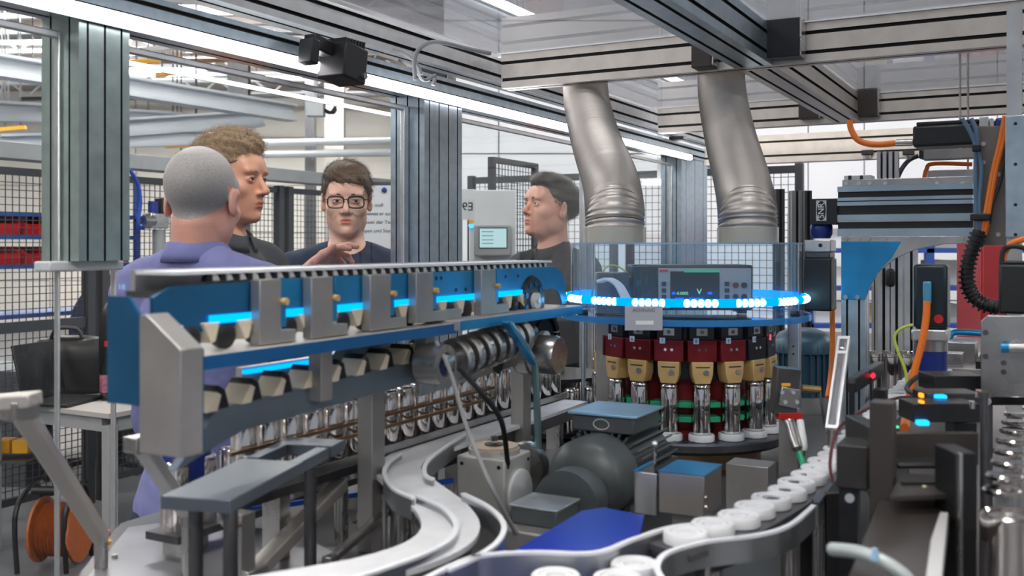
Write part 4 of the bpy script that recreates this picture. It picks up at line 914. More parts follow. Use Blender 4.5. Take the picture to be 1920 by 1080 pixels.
# worm screw, bosses, arms
wm = MB(); WY = .765; z0 = 1.333
wz = lambda a: z0+(a-1.22)*.09
for k in range(7):
    a = 1.225+k*.0315; wm2 = MB().lathe([(.012, 0), (.028, .0), (.031, .2), (.031, .8), (.028, 1), (.012, 1)], (a, WY, wz(a)), (a+.017, WY, wz(a+.017)), 32).build('worm_disc', STEEL, con)
MB().cyl((1.19, WY, wz(1.19)), (1.47, WY, wz(1.47)), .016, 24).build('worm_shaft', DSTEEL, con)
MB().lathe([(.012, 0), (.012, 1), (.026, 1), (.030, .7), (.030, 0), (.012, 0)], (1.165, WY, 1.333), (1.195, WY, 1.336), 32).build('bearing_boss', STEEL, con)
MB().lathe([(0, .5), (.017, .5), (.017, 1.05), (.028, 1.05), (.028, 0), (0, 0)], (1.165, WY+.01, 1.335), (1.165, WY-.026, 1.335), 32).build('bearing_ring', STEEL, con)
MB().cyl((1.165, WY-.012, 1.335), (1.165, WY-.020, 1.335), .017, 24).build('bearing_bore', BLUED, con)
MB().prism([(1.18, 1.285), (1.50, 1.30), (1.55, 1.32), (1.53, 1.365), (1.47, 1.36), (1.40, 1.318), (1.18, 1.312)], 'y', .79, .80).build('arm_plate', STEEL, con, bev=.001)
MB().cyl((1.405, .789, 1.308), (1.405, .7885, 1.308), .016, 24).build('arm_hole', BLACK, con)
MB().lathe([(0, 0), (.034, 0), (.036, .1), (.036, .35), (.033, .4), (.033, .9), (.030, 1), (0, 1)], (1.50, .80, 1.316), (1.50, .725, 1.316), 32).build('clamp_cylinder', STEEL, con)
MB().tube([onw(955, 607, .735), onw(985, 650, .735), onw(1003, 685, .735), onw(1006, 740, .735), onw(1010, 850, .735)], .006, 8).build('bent_tube', mt('smoky tube', (.16, .25, .27), .4, .25), con)
MB().beam(onw(948, 604, .73), onw(1000, 682, .73), .004, .012, (0, 1, 0)).build('blue_link', BLUEA, con)
# sprockets
MB().lathe([(0, 0), (.040, 0), (.044, .3), (.044, .7), (.040, 1), (0, 1)], (1.52, .80, 1.405), (1.52, .783, 1.405), 36).build('sprocket', BLACKM, con)
MB().cyl((1.52, .783, 1.405), (1.52, .776, 1.405), .014, 24).build('hub', LGREY, con); MB().cyl((1.52, .776, 1.405), (1.52, .773, 1.405), .004, 8).build('hub_bolt', STEEL, con)
m = MB()
for k in range(9): f = k*2*math.pi/9; m.cyl((1.52+.030*math.cos(f), .783, 1.405+.030*math.sin(f)), (1.52+.030*math.cos(f), .7815, 1.405+.030*math.sin(f)), .0055, 12)
m.build('sprocket_pins', mt('blue steel pins', (.05, .15, .35), .8, .25), con, kind='stuff')
MB().lathe([(0, 0), (.036, 0), (.04, .3), (.04, .7), (.036, 1), (0, 1)], (1.565, .80, 1.335), (1.565, .785, 1.335), 36).build('sprocket', BLACKM, con)
MB().cyl((1.553, .785, 1.333), (1.553, .776, 1.333), .018, 24).build('hub', WHITE, con); MB().cyl((1.553, .776, 1.333), (1.553, .772, 1.333), .005, 8).build('hub_bolt', STEEL, con)
for k in range(7): f = R(-70+k*24); MB().ob((1.565+.045*math.cos(f), .79, 1.335+.045*math.sin(f)), (.012, .02, .016), (0, -f, 0)).build('chain_block', BLACKM, con, bev=.001)
for a in (1.10, 1.54): MB().box(a, a+.03, .815, .84, ZB, 1.32).build('leg', STEELM, con, bev=.001)
# added glowing strips for the blue light along the plates' lower edges
BS = emis('blue plate glow', (.0, .40, 1), 1.5)
for x0, x1 in ((932, 985), (815, 905), (735, 781), (630, 695), (530, 578), (400, 488)): MB().box(ax(x0, .78), ax(x1, .78), .7850, .7865, 1.4165, 1.4255).build('plate_glow', BS, con)
# loose cables
for pts, r, m_, lb in (([(818, 640, 1.38), (845, 700, 1.36), (875, 800, 1.32), (925, 920, 1.25), (968, 1000, 1.3)], .003, GREYP, 'thin grey cable hanging from the conveyor boss past the pale gearbox'),
                       ([(862, 690, 1.42), (905, 740, 1.42), (940, 790, 1.45), (952, 870, 1.5)], .004, BLACK, 'thicker black cable hanging from the worm screw')):
    MB().tube(smooth_path([mat_(*p) for p in pts]), r, 7).build('cable', m_, label=lb, cat='cable')

# ================================================================ DRIVES UNDER THE TURRET
def mbox(px, py, D, da, dw): a, w, z = mat_(px, py, D); return a, a+da, w, w+dw, z
a0, w0 = 1.305, .722
t = thing('gearbox', 'pale grey cube gearbox with a tan round flange on top, below the conveyor', 'gearbox', (a0, w0, ZB))
GB = mt('pale cast aluminium', (.55, .55, .53), .35, .45, .1, 15)
MB().box(a0, a0+.085, w0, w0+.085, ZB, 1.178).build('housing', GB, t, bev=.003)
MB().cyl((a0+.042, w0+.042, 1.178), (a0+.042, w0+.042, 1.186), .040, 40).build('flange', GB, t); MB().cyl((a0+.042, w0+.042, 1.186), (a0+.042, w0+.042, 1.190), .037, 40).build('flange_face', mt('tan flange', (.62, .48, .36), .3, .4, .1, 20), t)
MB().cyl((a0+.042, w0+.042, 1.190), (a0+.042, w0+.042, 1.192), .015, 24).build('seal', BLACK, t); MB().cyl((a0+.042, w0+.042, 1.192), (a0+.042, w0+.042, 1.203), .006, 6).build('bolt', CHROME, t)
MB().lathe([(.036, 0), (.036, .8), (.032, 1), (0, 1)], (a0+.045, w0, 1.12), (a0+.045, w0-.006, 1.12), 32).build('side_cap', LGREY, t)
m = MB()
for z in (1.092, 1.166):
    for a in (.010, .075): m.cyl((a0+a, w0, z), (a0+a, w0-.001, z), .003, 10)
for w in (.01, .075): m.cyl((a0, w0+w, 1.166), (a0-.001, w0+w, 1.166), .003, 10)
m.build('screw_holes', BLACK, t, kind='stuff')
MB().lathe([(.018, 0), (.018, .5), (.038, .52), (.040, .6), (.040, .85), (.03, 1), (0, 1)], (a0+.085, w0+.035, 1.140), (a0+.15, w0+.035, 1.140), 36).build('coupling', STEEL, t)
# ribbed motor
ma, mw, mz = 1.36, .615, 1.148
MOT = mt('dark grey motor paint', (.10, .115, .12), .2, .4, .1, 20)
t = thing('electric_motor', 'dark grey ribbed electric motor with a junction box on top, left of the turret base', 'motor', (ma, mw, ZB))
MB().lathe([(0, 0), (.030, .0), (.055, .12), (.062, .25), (.062, 1), (0, 1)], (ma-.02, mw, mz), (ma+.06, mw, mz), 40).build('end_bell', MOT, t)
MB().cyl((ma+.06, mw, mz), (ma+.22, mw, mz), .056, 40).build('stator_body', MOT, t)
for k in range(22):
    f = -1.9+k*3.8/21+math.pi/2; MB().ob((ma+.14, mw-.063*math.sin(f-math.pi/2)*1.0, mz+.063*math.cos(f-math.pi/2)), (.155, .0035, .016), (-(f-math.pi/2)*-1, 0, 0)).build('rib', MOT, t)
jb = MB().box(ma+.06, ma+.17, mw-.055, mw+.05, mz+.062, mz+.088).build('junction_box', MOT, t, bev=.003); MB().box(ma+.055, ma+.175, mw-.06, mw+.055, mz+.088, mz+.092).build('lid', mt('blue lit lid', (.32, .55, .75), .3, .3, .2, 15), jb, bev=.001)  # blue light on the lid painted into its colour
m = MB(); m.tube([(ma+.0595, mw-.0+.013*math.cos(2*math.pi*k/20), mz+.075+.008*math.sin(2*math.pi*k/20)) for k in range(20)], .0008, 5, closed=True); m.build('oval_emblem', LGREY, jb)
for w in (-.045, .035): MB().box(ma+.07, ma+.2, mw+w, mw+w+.012, ZB, mz-.048).build('foot', MOT, t)
# small motor in front
a0, w0 = 1.15, .545
t = thing('small_drive', 'small grey drive block with a pale lid in front of the ribbed motor', 'drive', (a0, w0, ZB))
MB().box(a0, a0+.11, w0, w0+.11, ZB, ZB+.045).build('block', STEELM, t, bev=.003); MB().box(a0+.03, a0+.10, w0+.03, w0+.10, ZB+.045, ZB+.068).build('terminal_box', MOT, t, bev=.003)
MB().box(a0+.028, a0+.102, w0+.028, w0+.102, ZB+.068, ZB+.071).build('lid', mt('pale lid', (.5, .55, .6), .6, .3, .2, 20), t, bev=.001)
for a, w in ((.012, .012), (.012, .098), (.098, .012)): MB().cyl((a0+a, w0+w, ZB+.045), (a0+a, w0+w, ZB+.056), .005, 8).build('bolt', CHROME, t)
MB().lathe([(0, 0), (.05, 0), (.05, .5), (.036, 1), (0, 1)], (a0+.12, w0+.06, ZB+.052), (a0+.19, w0+.06, ZB+.052), 32).build('motor_dome', MOT, t)
q = mat_(1150, 795, 2.0); MB().box(q[0]-.002, q[0], q[1]-.035, q[1]+.045, 1.15, 1.19).build('amber_window', glassm('amber pane', (.95, .75, .6), .6, .12, (.5, .25, .1)), tur)
# cover box, blue light on its top painted as a thin sheet
a0, w0, z0 = mat_(1320, 972, 1.29)
t = thing('sensor_cover', 'steel cover box with blue light coloured onto its top, in front of the turret', 'cover', (a0, w0, ZB))
MB().box(a0, a0+.078, w0, w0+.062, z0, z0+.054).build('box', mt('beige steel', (.48, .45, .42), .75, .35, .15, 10), t, bev=.0015); MB().box(a0-.001, a0+.079, w0-.001, w0+.063, z0+.054, z0+.0552).build('blue_light_top', BLUEA, t)
MB().box(a0+.002, a0+.005, w0+.066, w0+.098, z0-.006, z0+.050).build('bent_plate', ALU, t, bev=.001); MB().box(a0+.002, a0+.07, w0+.094, w0+.098, z0-.006, z0+.050).build('side_plate', ALU, t, bev=.001); MB().box(a0+.001, a0+.071, w0+.092, w0+.099, z0+.05, z0+.0515).build('plate_edge', BLUEA, t)
MB().box(a0+.02, a0+.06, w0+.02, w0+.05, ZB, z0).build('pedestal', STEELM, t)
for z in (.015, .027): MB().cyl((a0+.002, w0-.001, z0+z), (a0+.002, w0-.004, z0+z), .003, 8).build('screw', CHROME, t)
MB().cyl((a0+.06, w0+.09, z0+.05), (a0+.06, w0+.09, z0+.075), .003, 8).build('stud', CHROME, t); MB().sphere((a0+.06, w0+.09, z0+.077), .005).build('stud_head', CHROME, t)
# bracket plates right of it
a0, w0, z0 = mat_(1440, 925, 1.5)
t = thing('base_bracket', 'dark grey angle bracket on the bed plate right of the blue lit cover', 'bracket', (a0, w0, ZB)); MB().box(a0, a0+.05, w0, w0+.065, ZB, 1.165).build('upright', STEELM, t, bev=.001); MB().box(a0-.03, a0, w0-.01, w0+.075, ZB, ZB+.01).build('foot', STEELM, t, bev=.001)
for w in (.005, .055): MB().cyl((a0-.015, w0+w, ZB+.01), (a0-.015, w0+w, ZB+.016), .004, 6).build('bolt', CHROME, t)
# ================================================================ LOWER LEFT ARMS
t = thing('sloping_arm', 'grey sloping arm with a rectangular cut-out, blurred at lower left', 'arm', mat_(470, 960, 1.15)[:2]+(ZB,))
p0, p1 = Vector(mat_(372, 948, 1.02)), Vector(mat_(600, 832, 1.30)); d = (p1-p0).normalized(); sd = Vector((0, 1, 0)); ARM = mt('blue grey arm', (.13, .155, .19), .5, .35, .15, 8)
def seg(t0, t1, s0, s1, nm): L = (p1-p0).length; a = p0+d*L*t0+sd*(s0+s1)/2; b = p0+d*L*t1+sd*(s0+s1)/2; MB().beam(a, b, abs(s1-s0), .014).build(nm, ARM, t, bev=.001)
seg(0, .58, -.035, .045, 'arm_plate'); seg(.58, .86, -.035, -.018, 'side_bar'); seg(.58, .86, .028, .045, 'side_bar'); seg(.86, 1, -.035, .045, 'end_plate')
for f, s in ((.12, -.02), (.12, .03), (.9, 0)): c = p0.lerp(p1, f)+sd*s; MB().cyl((c.x, c.y, ZB), (c.x, c.y, c.z), .008, 10).build('leg', DSTEEL, t)
def diag(pa, pb, th, label, m=LGREY, foot=True):
    a, b = Vector(mat_(*pa)), Vector(mat_(*pb)); t = thing('slanted_bar', label, 'bar', (b.x, b.y, ZB)); MB().beam(a, b, th, th*.8).build('bar', m, t, bev=.002)
    if foot: MB().cyl((b.x, b.y, ZB), (b.x, b.y, b.z), th*.45, 10).build('foot', STEEL, t)
    MB().ob(a, (th*1.5, th*1.2, th), (0, 0, 0)).build('end_block', STEEL, t, bev=.001)
BARM = mt('bright satin bar', (.62, .58, .54), .6, .35)
diag((38, 768, 1.0), (190, 1008, 1.28), .019, 'long bright slanted bar at the lower left corner', BARM)
diag((262, 832, 1.1), (352, 962, 1.25), .018, 'shorter bright slanted bar right of the long one at lower left', mt('pale satin bar', (.60, .60, .60), .3, .4))
diag((470, 1080, 1.2), (640, 905, 1.42), .022, 'slanted bar below the sloping arm with the cut-out', BARM)
diag((620, 1050, 1.25), (770, 920, 1.45), .012, 'thin slanted bar left of the S-curved lane', STEEL)
p = P4([(-20, 740), (66, 735), (70, 762), (-20, 770)], 1.34); t = thing('top_plate', 'bright blurred plate edge at the left border above the slanted bar', 'plate', (*p[0], ZB)); 
a_, b_ = Vector(mat_(-30, 756, 1.0)), Vector(mat_(68, 748, 1.0)); MB().beam(a_, b_, .03, .014).build('plate', BARM, t, bev=.002)
for x, D, lb in ((452, 1.2, 'short grey post with bolts under the sloping arm'), (690, 1.45, 'slim steel post between the slanted bars and the S-lane')):
    c = mat_(x, 960, D); t = thing('support_post', lb, 'post', (c[0], c[1], ZB)); MB().ob((c[0], c[1], (ZB+c[2])/2), (.024, .024, c[2]-ZB)).build('column', STEELM, t, bev=.001)
    for k in range(3): MB().cyl((c[0]-.012, c[1]-.01+.01*k, c[2]-.01), (c[0]-.02, c[1]-.01+.01*k, c[2]-.01), .004, 8).build('bolt', CHROME, t)
a_, b_ = Vector(mat_(362, 971, 1.42)), Vector(mat_(850, 901, 1.50)); t = thing('blue_bar', 'thin dark blue bar crossing in front of the lower left machinery', 'bar', (a_.x, a_.y, ZB)); MB().beam(a_, b_, .006, .007).build('bar', mt('blue bar paint', (.01, .06, .35), .2, .4), t); 
for c in (a_, b_): MB().cyl((c.x, c.y, ZB), (c.x, c.y, c.z), .003, 8).build('support_pin', STEEL, t)
for x0, x1, y, D, h, lb, mm in ((350, 430, 860, 1.35, .075, 'dark blue motor block behind the sloping arm', BLUED), (330, 420, 790, 1.45, .05, 'rounded dark blue motor cover behind the left end of the conveyor', mt('blue motor cover', (.02, .06, .12), .2, .35))):
    c = mat_((x0+x1)/2, y, D); W = (x1-x0)/FPX*D; t = thing('drive_motor', lb, 'motor', (c[0], c[1], ZB)); MB().ob((c[0], c[1]+.04, c[2]), (W*.8, W, h)).build('body', mm, t, bev=.012); MB().ob((c[0]-W*.4-.004, c[1]+.04, c[2]), (.008, W*.5, h*.5)).build('terminal_cover', mm, t, bev=.002)
    MB().ob((c[0], c[1]+.04, (ZB+c[2]-h/2)/2), (.04, .04, c[2]-h/2-ZB)).build('pedestal', STEELM, t)
# ================================================================ GANTRY AND RIGHT SIDE
GA = 2.05
def ga(px, py, a=GA): return ona(px, py, a)
def gbox(name, x0, x1, y0, y1, m, parent, a=GA, dep=.05, bev=0, off=0):
    p, q = ga(x0, y0, a), ga(x1, y1, a); zt = ga(x0, y0, a)[2]; zb = ga(x0, y1, a)[2]
    return MB().box(a+off, a+off+dep, q[1], p[1], zb, zt).build(name, m, parent, bev=bev)
o = ga(1700, 440)
t = thing('linear_axis', 'horizontal silver linear axis with black belt bands, upper right', 'linear axis', (GA, o[1], o[2]))
SB = mt('blue silver anodised', (.42, .52, .60), .85, .3, .1, 20)
for y0, y1, mm, f in ((350, 360, SB, 0), (360, 371, BLACK, .006), (371, 377, SB, 0), (377, 379, GROOVE, .004), (379, 386, SB, 0), (386, 403, BLACK, .006), (403, 414, SB, 0), (414, 416.5, ALU, .002), (416.5, 429, BLACK, .006), (429, 443, SB, 0)):
    gbox('band' if mm == BLACK else 'profile_rib', 1570, 1824, y0, y1, mm, t, dep=.09-f, off=f)
gbox('core', 1571, 1824, 351, 442, GREYP, t, dep=.08, off=.02)
tpl = gbox('top_plate', 1578, 1826, 337, 350, STEEL, t, dep=.07, off=.006, bev=.001)
m = MB()
for x in (1587, 1611, 1631, 1660, 1757, 1805): q = ga(x, 344, GA+.006); m.cyl((GA+.006, q[1], q[2]), (GA+.002, q[1], q[2]), .0035, 12)
m.build('cap_screws', CHROME, tpl, kind='stuff')
sl = gbox('slide_block', 1579, 1630, 328, 337, ALU, t, dep=.05, off=.02, bev=.001)
for x in (1590, 1612): gbox('block_groove', x-3, x+3, 328, 337, BLACK, sl, dep=.001, off=.019)
# motor head with lettering
mh = gbox('bearing_head', 1520, 1570, 373, 421, BLACKM, t, dep=.07, off=.0, bev=.001)
sg = gbox('sign_plate', 1530.5, 1549.5, 376, 414, mt('silver sign', (.55, .56, .57), .4, .35), mh, dep=.0008, off=-.0008)
c = ga(1540, 395, GA-.0009); m = MB(); n = 32
pe = [(c[1]+.0088*math.cos(2*math.pi*k/n), c[2]+.0195*math.sin(2*math.pi*k/n)) for k in range(n)]; m.prism(pe, 'x', GA-.0014, GA-.0008); m.build('sign_oval', BLACK, mh)
textobj('SNR', .0165, mt('sign letters', (.75, .76, .77), .2, .4), mh, (GA-.0016, c[1], c[2]), FACE_AV, .0001)
cx = ga(1540, 435, GA+.03); r_ = .022
MB().lathe([(r_*.8, 0), (r_, .3), (r_, .8), (r_*.85, 1), (0, 1)], (GA+.03, cx[1], ga(0, 452)[2]), (GA+.03, cx[1], 1.545), 28).build('blue_coupling', BLUED, mh)
z1 = 1.543
MB().box(GA+.001, GA+.058, cx[1]-.024, cx[1]+.028, 1.487, 1.511).build('silver_flange', ALU, mh, bev=.002); MB().cyl((GA+.001, cx[1]-.004, 1.500), (GA, cx[1]-.004, 1.500), .004, 12).build('flange_bore', BLACK, mh)
MB().box(GA+.003, GA+.056, cx[1]-.022, cx[1]+.026, 1.474, 1.487).build('flange_collar', DSTEEL, mh, bev=.002)
sv = MB().box(GA, GA+.058, cx[1]-.025, cx[1]+.029, 1.368, 1.474).build('servo_body', BLACK, t, bev=.003)
# gusset bracket with blue light painted as a patch, and column
t2 = thing('gantry_bracket', 'curved gusset bracket with a painted patch of blue light under the linear axis', 'bracket', (GA, ga(1600, 560)[1], ga(1600, 562)[2]))
def gp(lst, a=GA): return [(ga(x, 450, a)[1], CAMZ+(HOR-y)/FPX*ga(x, 450, a)[0 if False else 0]) for x, y in lst]
def gpoly(lst, a): return [(ona(x, y, a)[1], ona(x, y, a)[2]) for x, y in lst]
A1 = GA-.006
MB().prism(gpoly([(1577, 443), (1826, 443), (1826, 457), (1770, 458), (1716, 468), (1678, 485), (1650, 508), (1632, 535), (1622, 562), (1577, 562)], A1), 'x', A1, A1+.008).build('gusset_plate', STEEL, t2, bev=.0008)
MB().prism(gpoly([(1577.5, 453), (1690, 453), (1672, 484), (1648, 508), (1631, 535), (1621, 561.5), (1577.5, 561.5)], A1-.0006), 'x', A1-.0006, A1-.00005).build('blue_light_patch', BLUEA, t2)
m = MB()
for x, y in ((1586, 447), (1610, 447), (1628, 447), (1658, 447), (1803, 447), (1586, 557), (1608, 557)): q = ona(x, y, A1); m.cyl((A1, q[1], q[2]), (A1-.004, q[1], q[2]), .0045, 12)
m.build('cap_screws', STEEL, t2, kind='stuff')
p, q = ga(1577, 600), ga(1622, 600); w0, w1 = q[1], p[1]
t3 = thing('aluminium_post', 'slotted aluminium column under the blue lit gusset bracket', 'post', (GA, w0, ZB)); m = MB().prism([(GA+.026+x_, (w0+w1)/2+y_) for x_, y_ in slotpoly(.05, w1-w0, 2, 2, .004, .006)], 'z', ZB+.01, 1.504); m.dark = slotdark(2, 2); m.build('profile', ALUB, t3, flat=True)
MB().box(GA-.01, GA+.06, w0-.02, w1+.02, ZB, ZB+.01).build('foot_plate', STEELM, t3)
# vertical plate, cables and right edge profile
t4 = thing('mounting_plate', 'tall brown-grey steel plate with screws behind the cable bundle', 'plate', (GA-.06, .1, 1.5))
AP = GA-.07
MB().prism(gpoly([(1826, 236), (1887, 236), (1887, 460), (1826, 460)], AP), 'x', AP, AP+.008).build('plate', mt('brown steel', (.22, .20, .18), .75, .4, .2, 10), t4, bev=.0008)
m = MB()
for x, y in ((1844, 270), (1844, 305), (1873, 327), (1872, 440), (1842, 401)): q = ona(x, y, AP); m.cyl((AP, q[1], q[2]), (AP-.003, q[1], q[2]), .004, 12)
m.build('screws', STEEL, t4, kind='stuff')
pr = gpoly([(1885, 218), (1990, 210), (1990, 445), (1885, 445)], AP-.05); t5 = thing('aluminium_plate', 'pale blue-grey aluminium upright plate with holes at the right edge', 'plate', (AP-.05, pr[0][0], pr[2][1])); MB().prism(pr, 'x', AP-.05, AP-.035).build('plate', ALUB, t5, bev=.001)
m = MB()
for y in (232, 308, 384, 440): q = ona(1904, y, AP-.05); m.cyl((AP-.0502, q[1], q[2]), (AP-.051, q[1], q[2]), .003, 10)
m.build('holes', BLACK, t5, kind='stuff'); q = ona(1892, 300, AP-.04); MB().box(AP-.035, AP-.015, q[1]-.02, q[1]+.004, pr[2][1]-.5, 1.92).build('rear_upright', ALU, t5)
# horizontal servo
A3 = GA+.03
t = thing('servo_motor', 'black horizontal servo motor at upper right with an orange cable', 'motor', (A3, ga(1770, 250, A3)[1], 1.7))
def prb(name, x0, x1, y0, y1, a, dep, m, par, bev=.002):
    P_ = gpoly([(x0, y0), (x1, y0), (x1, y1), (x0, y1)], a); z1_ = (P_[0][1]+P_[1][1])/2; z0_ = (P_[2][1]+P_[3][1])/2
    return MB().box(a, a+dep, min(P_[0][0], P_[1][0]), max(P_[0][0], P_[1][0]), z0_, z1_).build(name, m, par, bev=bev)
prb('body', 1711, 1836, 233, 273, A3, .07, BLACK, t, .005); prb('top_cover', 1718, 1836, 226, 233, A3+.01, .05, BLACK, t); prb('flange', 1836, 1853, 218, 250, A3, .07, ALU, t); prb('gear_stage', 1853, 1865, 221, 249, A3+.005, .06, ALU, t, .006); prb('blue_stage', 1865, 1886, 220, 250, A3+.005, .06, BLUED, t, .006)
q = ona(1711, 267, A3+.02); q2 = ona(1680, 268, A3+.02); MB().cyl((A3+.02, q[1], q[2]), (A3+.02, q2[1], q2[2]), .007, 14).build('connector', STEEL, t)
MB().tube(smooth_path([ona(1594, 225, A3+.02), ona(1595, 240, A3+.02), ona(1606, 260, A3+.02), ona(1625, 269, A3+.02), ona(1650, 271, A3+.02), ona(1681, 268, A3+.02)]), .0062, 10).build('orange_cable', ORANGE, t)
# small carriers in the gap above the axis
t = thing('carrier_profile', 'short slotted vertical profile standing on top of the linear axis', 'profile', (2.3, ona(1665, 335, 2.3)[1], 1.6))
for k in range(4): prb('rib', 1644+k*11, 1651+k*11, 284, 336, 2.3, .02, ALU, t, 0)
prb('backing', 1645, 1683, 285, 336, 2.315, .02, BLACK, t, 0); MB().tube(smooth_path([ona(1722, 292, 2.36), ona(1705, 300, 2.36), ona(1692, 315, 2.34), ona(1682, 336, 2.33)]), .005, 8).build('cable', BLACK, t)
for x, lb in ((1626, 'left'), (1703, 'right')):
    t = thing('cable_clip', 'small black cable clip under the third cross beam, '+lb+' one', 'clip', ona(x, 285, 4.08)); prb('clip', x-11, x+11, 281, 290, 4.08, .02, BLACK, t); prb('tab', x-8, x+7, 290, 298, 4.09, .01, STEEL, t); q = ona(x, 294, 4.09); MB().cyl((4.09, q[1], q[2]), (4.084, q[1], q[2]), .006, 10).build('screw', CHROME, t)
t = thing('support_plate', 'grey horizontal support rail right of the small black clips', 'rail', ona(1780, 290, 2.5)); prb('rail', 1730, 1826, 279, 298, 2.5, .04, STEELM, t); prb('end_stop', 1723, 1729, 281, 297, 2.49, .04, BLACK, t)
prb('panel', 1738, 1826, 318, 336, 2.6, .03, ALU, t); q = ona(1800, 290, 2.52); MB().cyl(q, (q[0], q[1], 2.01), .0025, 8).build('hanger', STEEL, t); q = ona(1815, 330, 2.61); MB().cyl(q, (q[0], q[1], 2.01), .0025, 8).build('hanger', STEEL, t)
MB().tube(smooth_path([ona(1733, 334, 2.55), ona(1737, 318, 2.55), ona(1750, 307, 2.55), ona(1823, 308, 2.55)]), .005, 8).build('cable', ORANGE, label='orange cable in the gap above the linear axis', cat='cable')
# cable bundles in front of the plate
AC = AP-.02
def cb(px, r, m, label, a=AC, cat='cable', grp=None, nm='cable'): return MB().tube(smooth_path([ona(x, y, a+(d[0] if d else 0)) for x, y, *d in px]), r, 9).build(nm, m, label=label, cat=cat, group=grp)
cb([(1884, 217), (1875, 265), (1862, 320), (1851, 380), (1845, 420), (1842, 440)], .0042, ORANGE, 'left strand of the orange cable pair running down the steel plate')
cb([(1888, 217), (1881, 265), (1867, 320), (1857, 380), (1852, 415), (1846, 440)], .0042, ORANGE, 'right strand of the orange cable pair running down the steel plate')
BGC = mt('blue grey cable', (.10, .18, .28), 0, .4)
cb([(1804, 222), (1820, 250), (1829, 275), (1829, 320), (1830, 380), (1833, 430)], .0038, BGC, 'left blue-grey cable of the pair beside the linear axis')
cb([(1821, 222), (1830, 245), (1833, 275), (1840, 320), (1836, 380), (1838, 430)], .0038, BGC, 'right blue-grey cable of the pair beside the linear axis')
cb([(1886, 245), (1884, 290), (1876, 340), (1862, 380), (1855, 420)], .0028, BLACK, 'thin black cable running beside the orange pair')
for x, y, w_ in ((1831, 278, 14), (1838, 407, 32)):
    q = ona(x, y, AC-.006); MB().ob((AC-.002, q[1], q[2]), (.018, w_/FPX*1.9, .012)).build('cable_tie', BLACK, label='black tie band round the cables, '+('upper' if y < 300 else 'lower')+' one', cat='cable tie', bev=.002)
# energy chain: individual links
pth = smooth_path([ona(x, y, AC-.01) for x, y in ((1836, 432), (1830, 452), (1819, 480), (1813, 510), (1816, 540), (1830, 562), (1850, 573), (1874, 578))], 10)
t = thing('energy_chain', 'black ribbed cable chain curving down at the right', 'cable chain', pth[-1])
MB().tube(pth, .0105, 10).build('core_hose', BLACK, t); acc = 0
for i in range(1, len(pth)-1):
    acc += (pth[i]-pth[i-1]).length
    if acc > .0068: acc = 0; d = (pth[i+1]-pth[i-1]).normalized(); MB().lathe([(.0105, 0), (.0145, .15), (.0145, .85), (.0105, 1)], pth[i]-d*.0025, pth[i]+d*.0025, 16).build('link', BLACKM, t)
# black motor box and steel cover right
t = thing('drive_box', 'black motor box at the right edge below the aluminium plate', 'motor', ona(1900, 590, 1.7)); prb('body', 1872, 1990, 496, 590, 1.7, .08, BLACK, t, .004); prb('lid', 1880, 1990, 490, 496, 1.705, .07, BLACKM, t)
cb([(1882, 500), (1883, 475), (1900, 455), (1935, 445)], .005, ORANGE, 'orange cable arching over the black motor box at the right edge', 1.74)
cb([(1878, 500), (1882, 468), (1905, 462), (1935, 470)], .004, BLACK, 'black cable arching over the black motor box at the right edge', 1.73)
t = thing('steel_cover', 'large grey steel cover with a blue-ended handle at the right edge', 'cover', ona(1880, 760, 1.62))
P_ = gpoly([(1839, 602), (1850, 592), (1990, 592), (1990, 745), (1839, 745)], 1.62); MB().prism(P_, 'x', 1.62, 1.64).build('plate', STEEL, t, bev=.001); p = ona(1900, 745, 1.62); MB().box(1.64, 1.66, p[1]-.05, p[1]-.02, ZB, p[2]+.08).build('leg', STEELM, t)
q, q2 = ona(1877, 652, 1.60), ona(1990, 652, 1.60); MB().cyl(q, q2, .007, 14).build('handle', ALU, t); q2 = ona(1892, 652, 1.60); MB().cyl(q, (q2[0], q2[1], q2[2]), .0075, 14).build('blue_grip', BLUEA, t)
for x, y in ((1848, 623), (1848, 668), (1882, 680), (1882, 697)): q = ona(x, y, 1.62); MB().cyl((1.62, q[1], q[2]), (1.617, q[1], q[2]), .004, 12).build('screw', DSTEEL, t)
# second servo, upright, with orange cable in front
A4 = 1.92
t = thing('servo_motor', 'black upright servo motor on a blue gearbox, right of the gusset bracket', 'motor', ona(1744, 720, A4))
prb('body', 1712, 1776, 496, 617, A4, .065, mt('blue black motor', (.01, .022, .03), .1, .35), t, .006); q = ona(1745, 600, A4+.03)
prb('flange', 1708, 1776, 618, 640, A4-.002, .07, ALU, t, .003); MB().cyl((A4+.03, q[1], ona(0, 651, A4)[2] if False else q[2]-.055), (A4+.03, q[1], q[2]-.035), .029, 28).build('silver_ring', STEEL, t)
zb1 = ona(1745, 652, A4)[2]; zb2 = ona(1745, 697, A4)[2]; MB().cyl((A4+.03, q[1], zb2), (A4+.03, q[1], zb1), .028, 28).build('blue_gearbox', BLUED, t); MB().box(A4-.002, A4+.062, q[1]-.034, q[1]+.034, ZB, zb2).build('base_block', STEELM, t, bev=.002)
MB().cyl((A4-.001, ona(1760, 598, A4)[1], ona(1760, 598, A4)[2]), (A4-.002, ona(1760, 598, A4)[1], ona(1760, 598, A4)[2]), .008, 16).build('red_dot', RED, t)
prb('connector', 1730, 1746, 528, 570, A4-.02, .014, mt('light blue connector', (.10, .35, .55), .5, .3), t, .002)
cb([(1738, 565), (1736, 600), (1728, 645), (1716, 690), (1707, 728), (1704, 760)], .0062, ORANGE, 'thick orange cable hanging down in front of the upright servo motor', A4-.03)
cb([(1712, 609), (1690, 616), (1677, 632), (1684, 660), (1696, 690), (1702, 722), (1705, 755)], .0028, mt('yellow green wire', (.45, .55, .08)), 'thin yellow-green wire looping left of the upright servo motor', A4-.03)
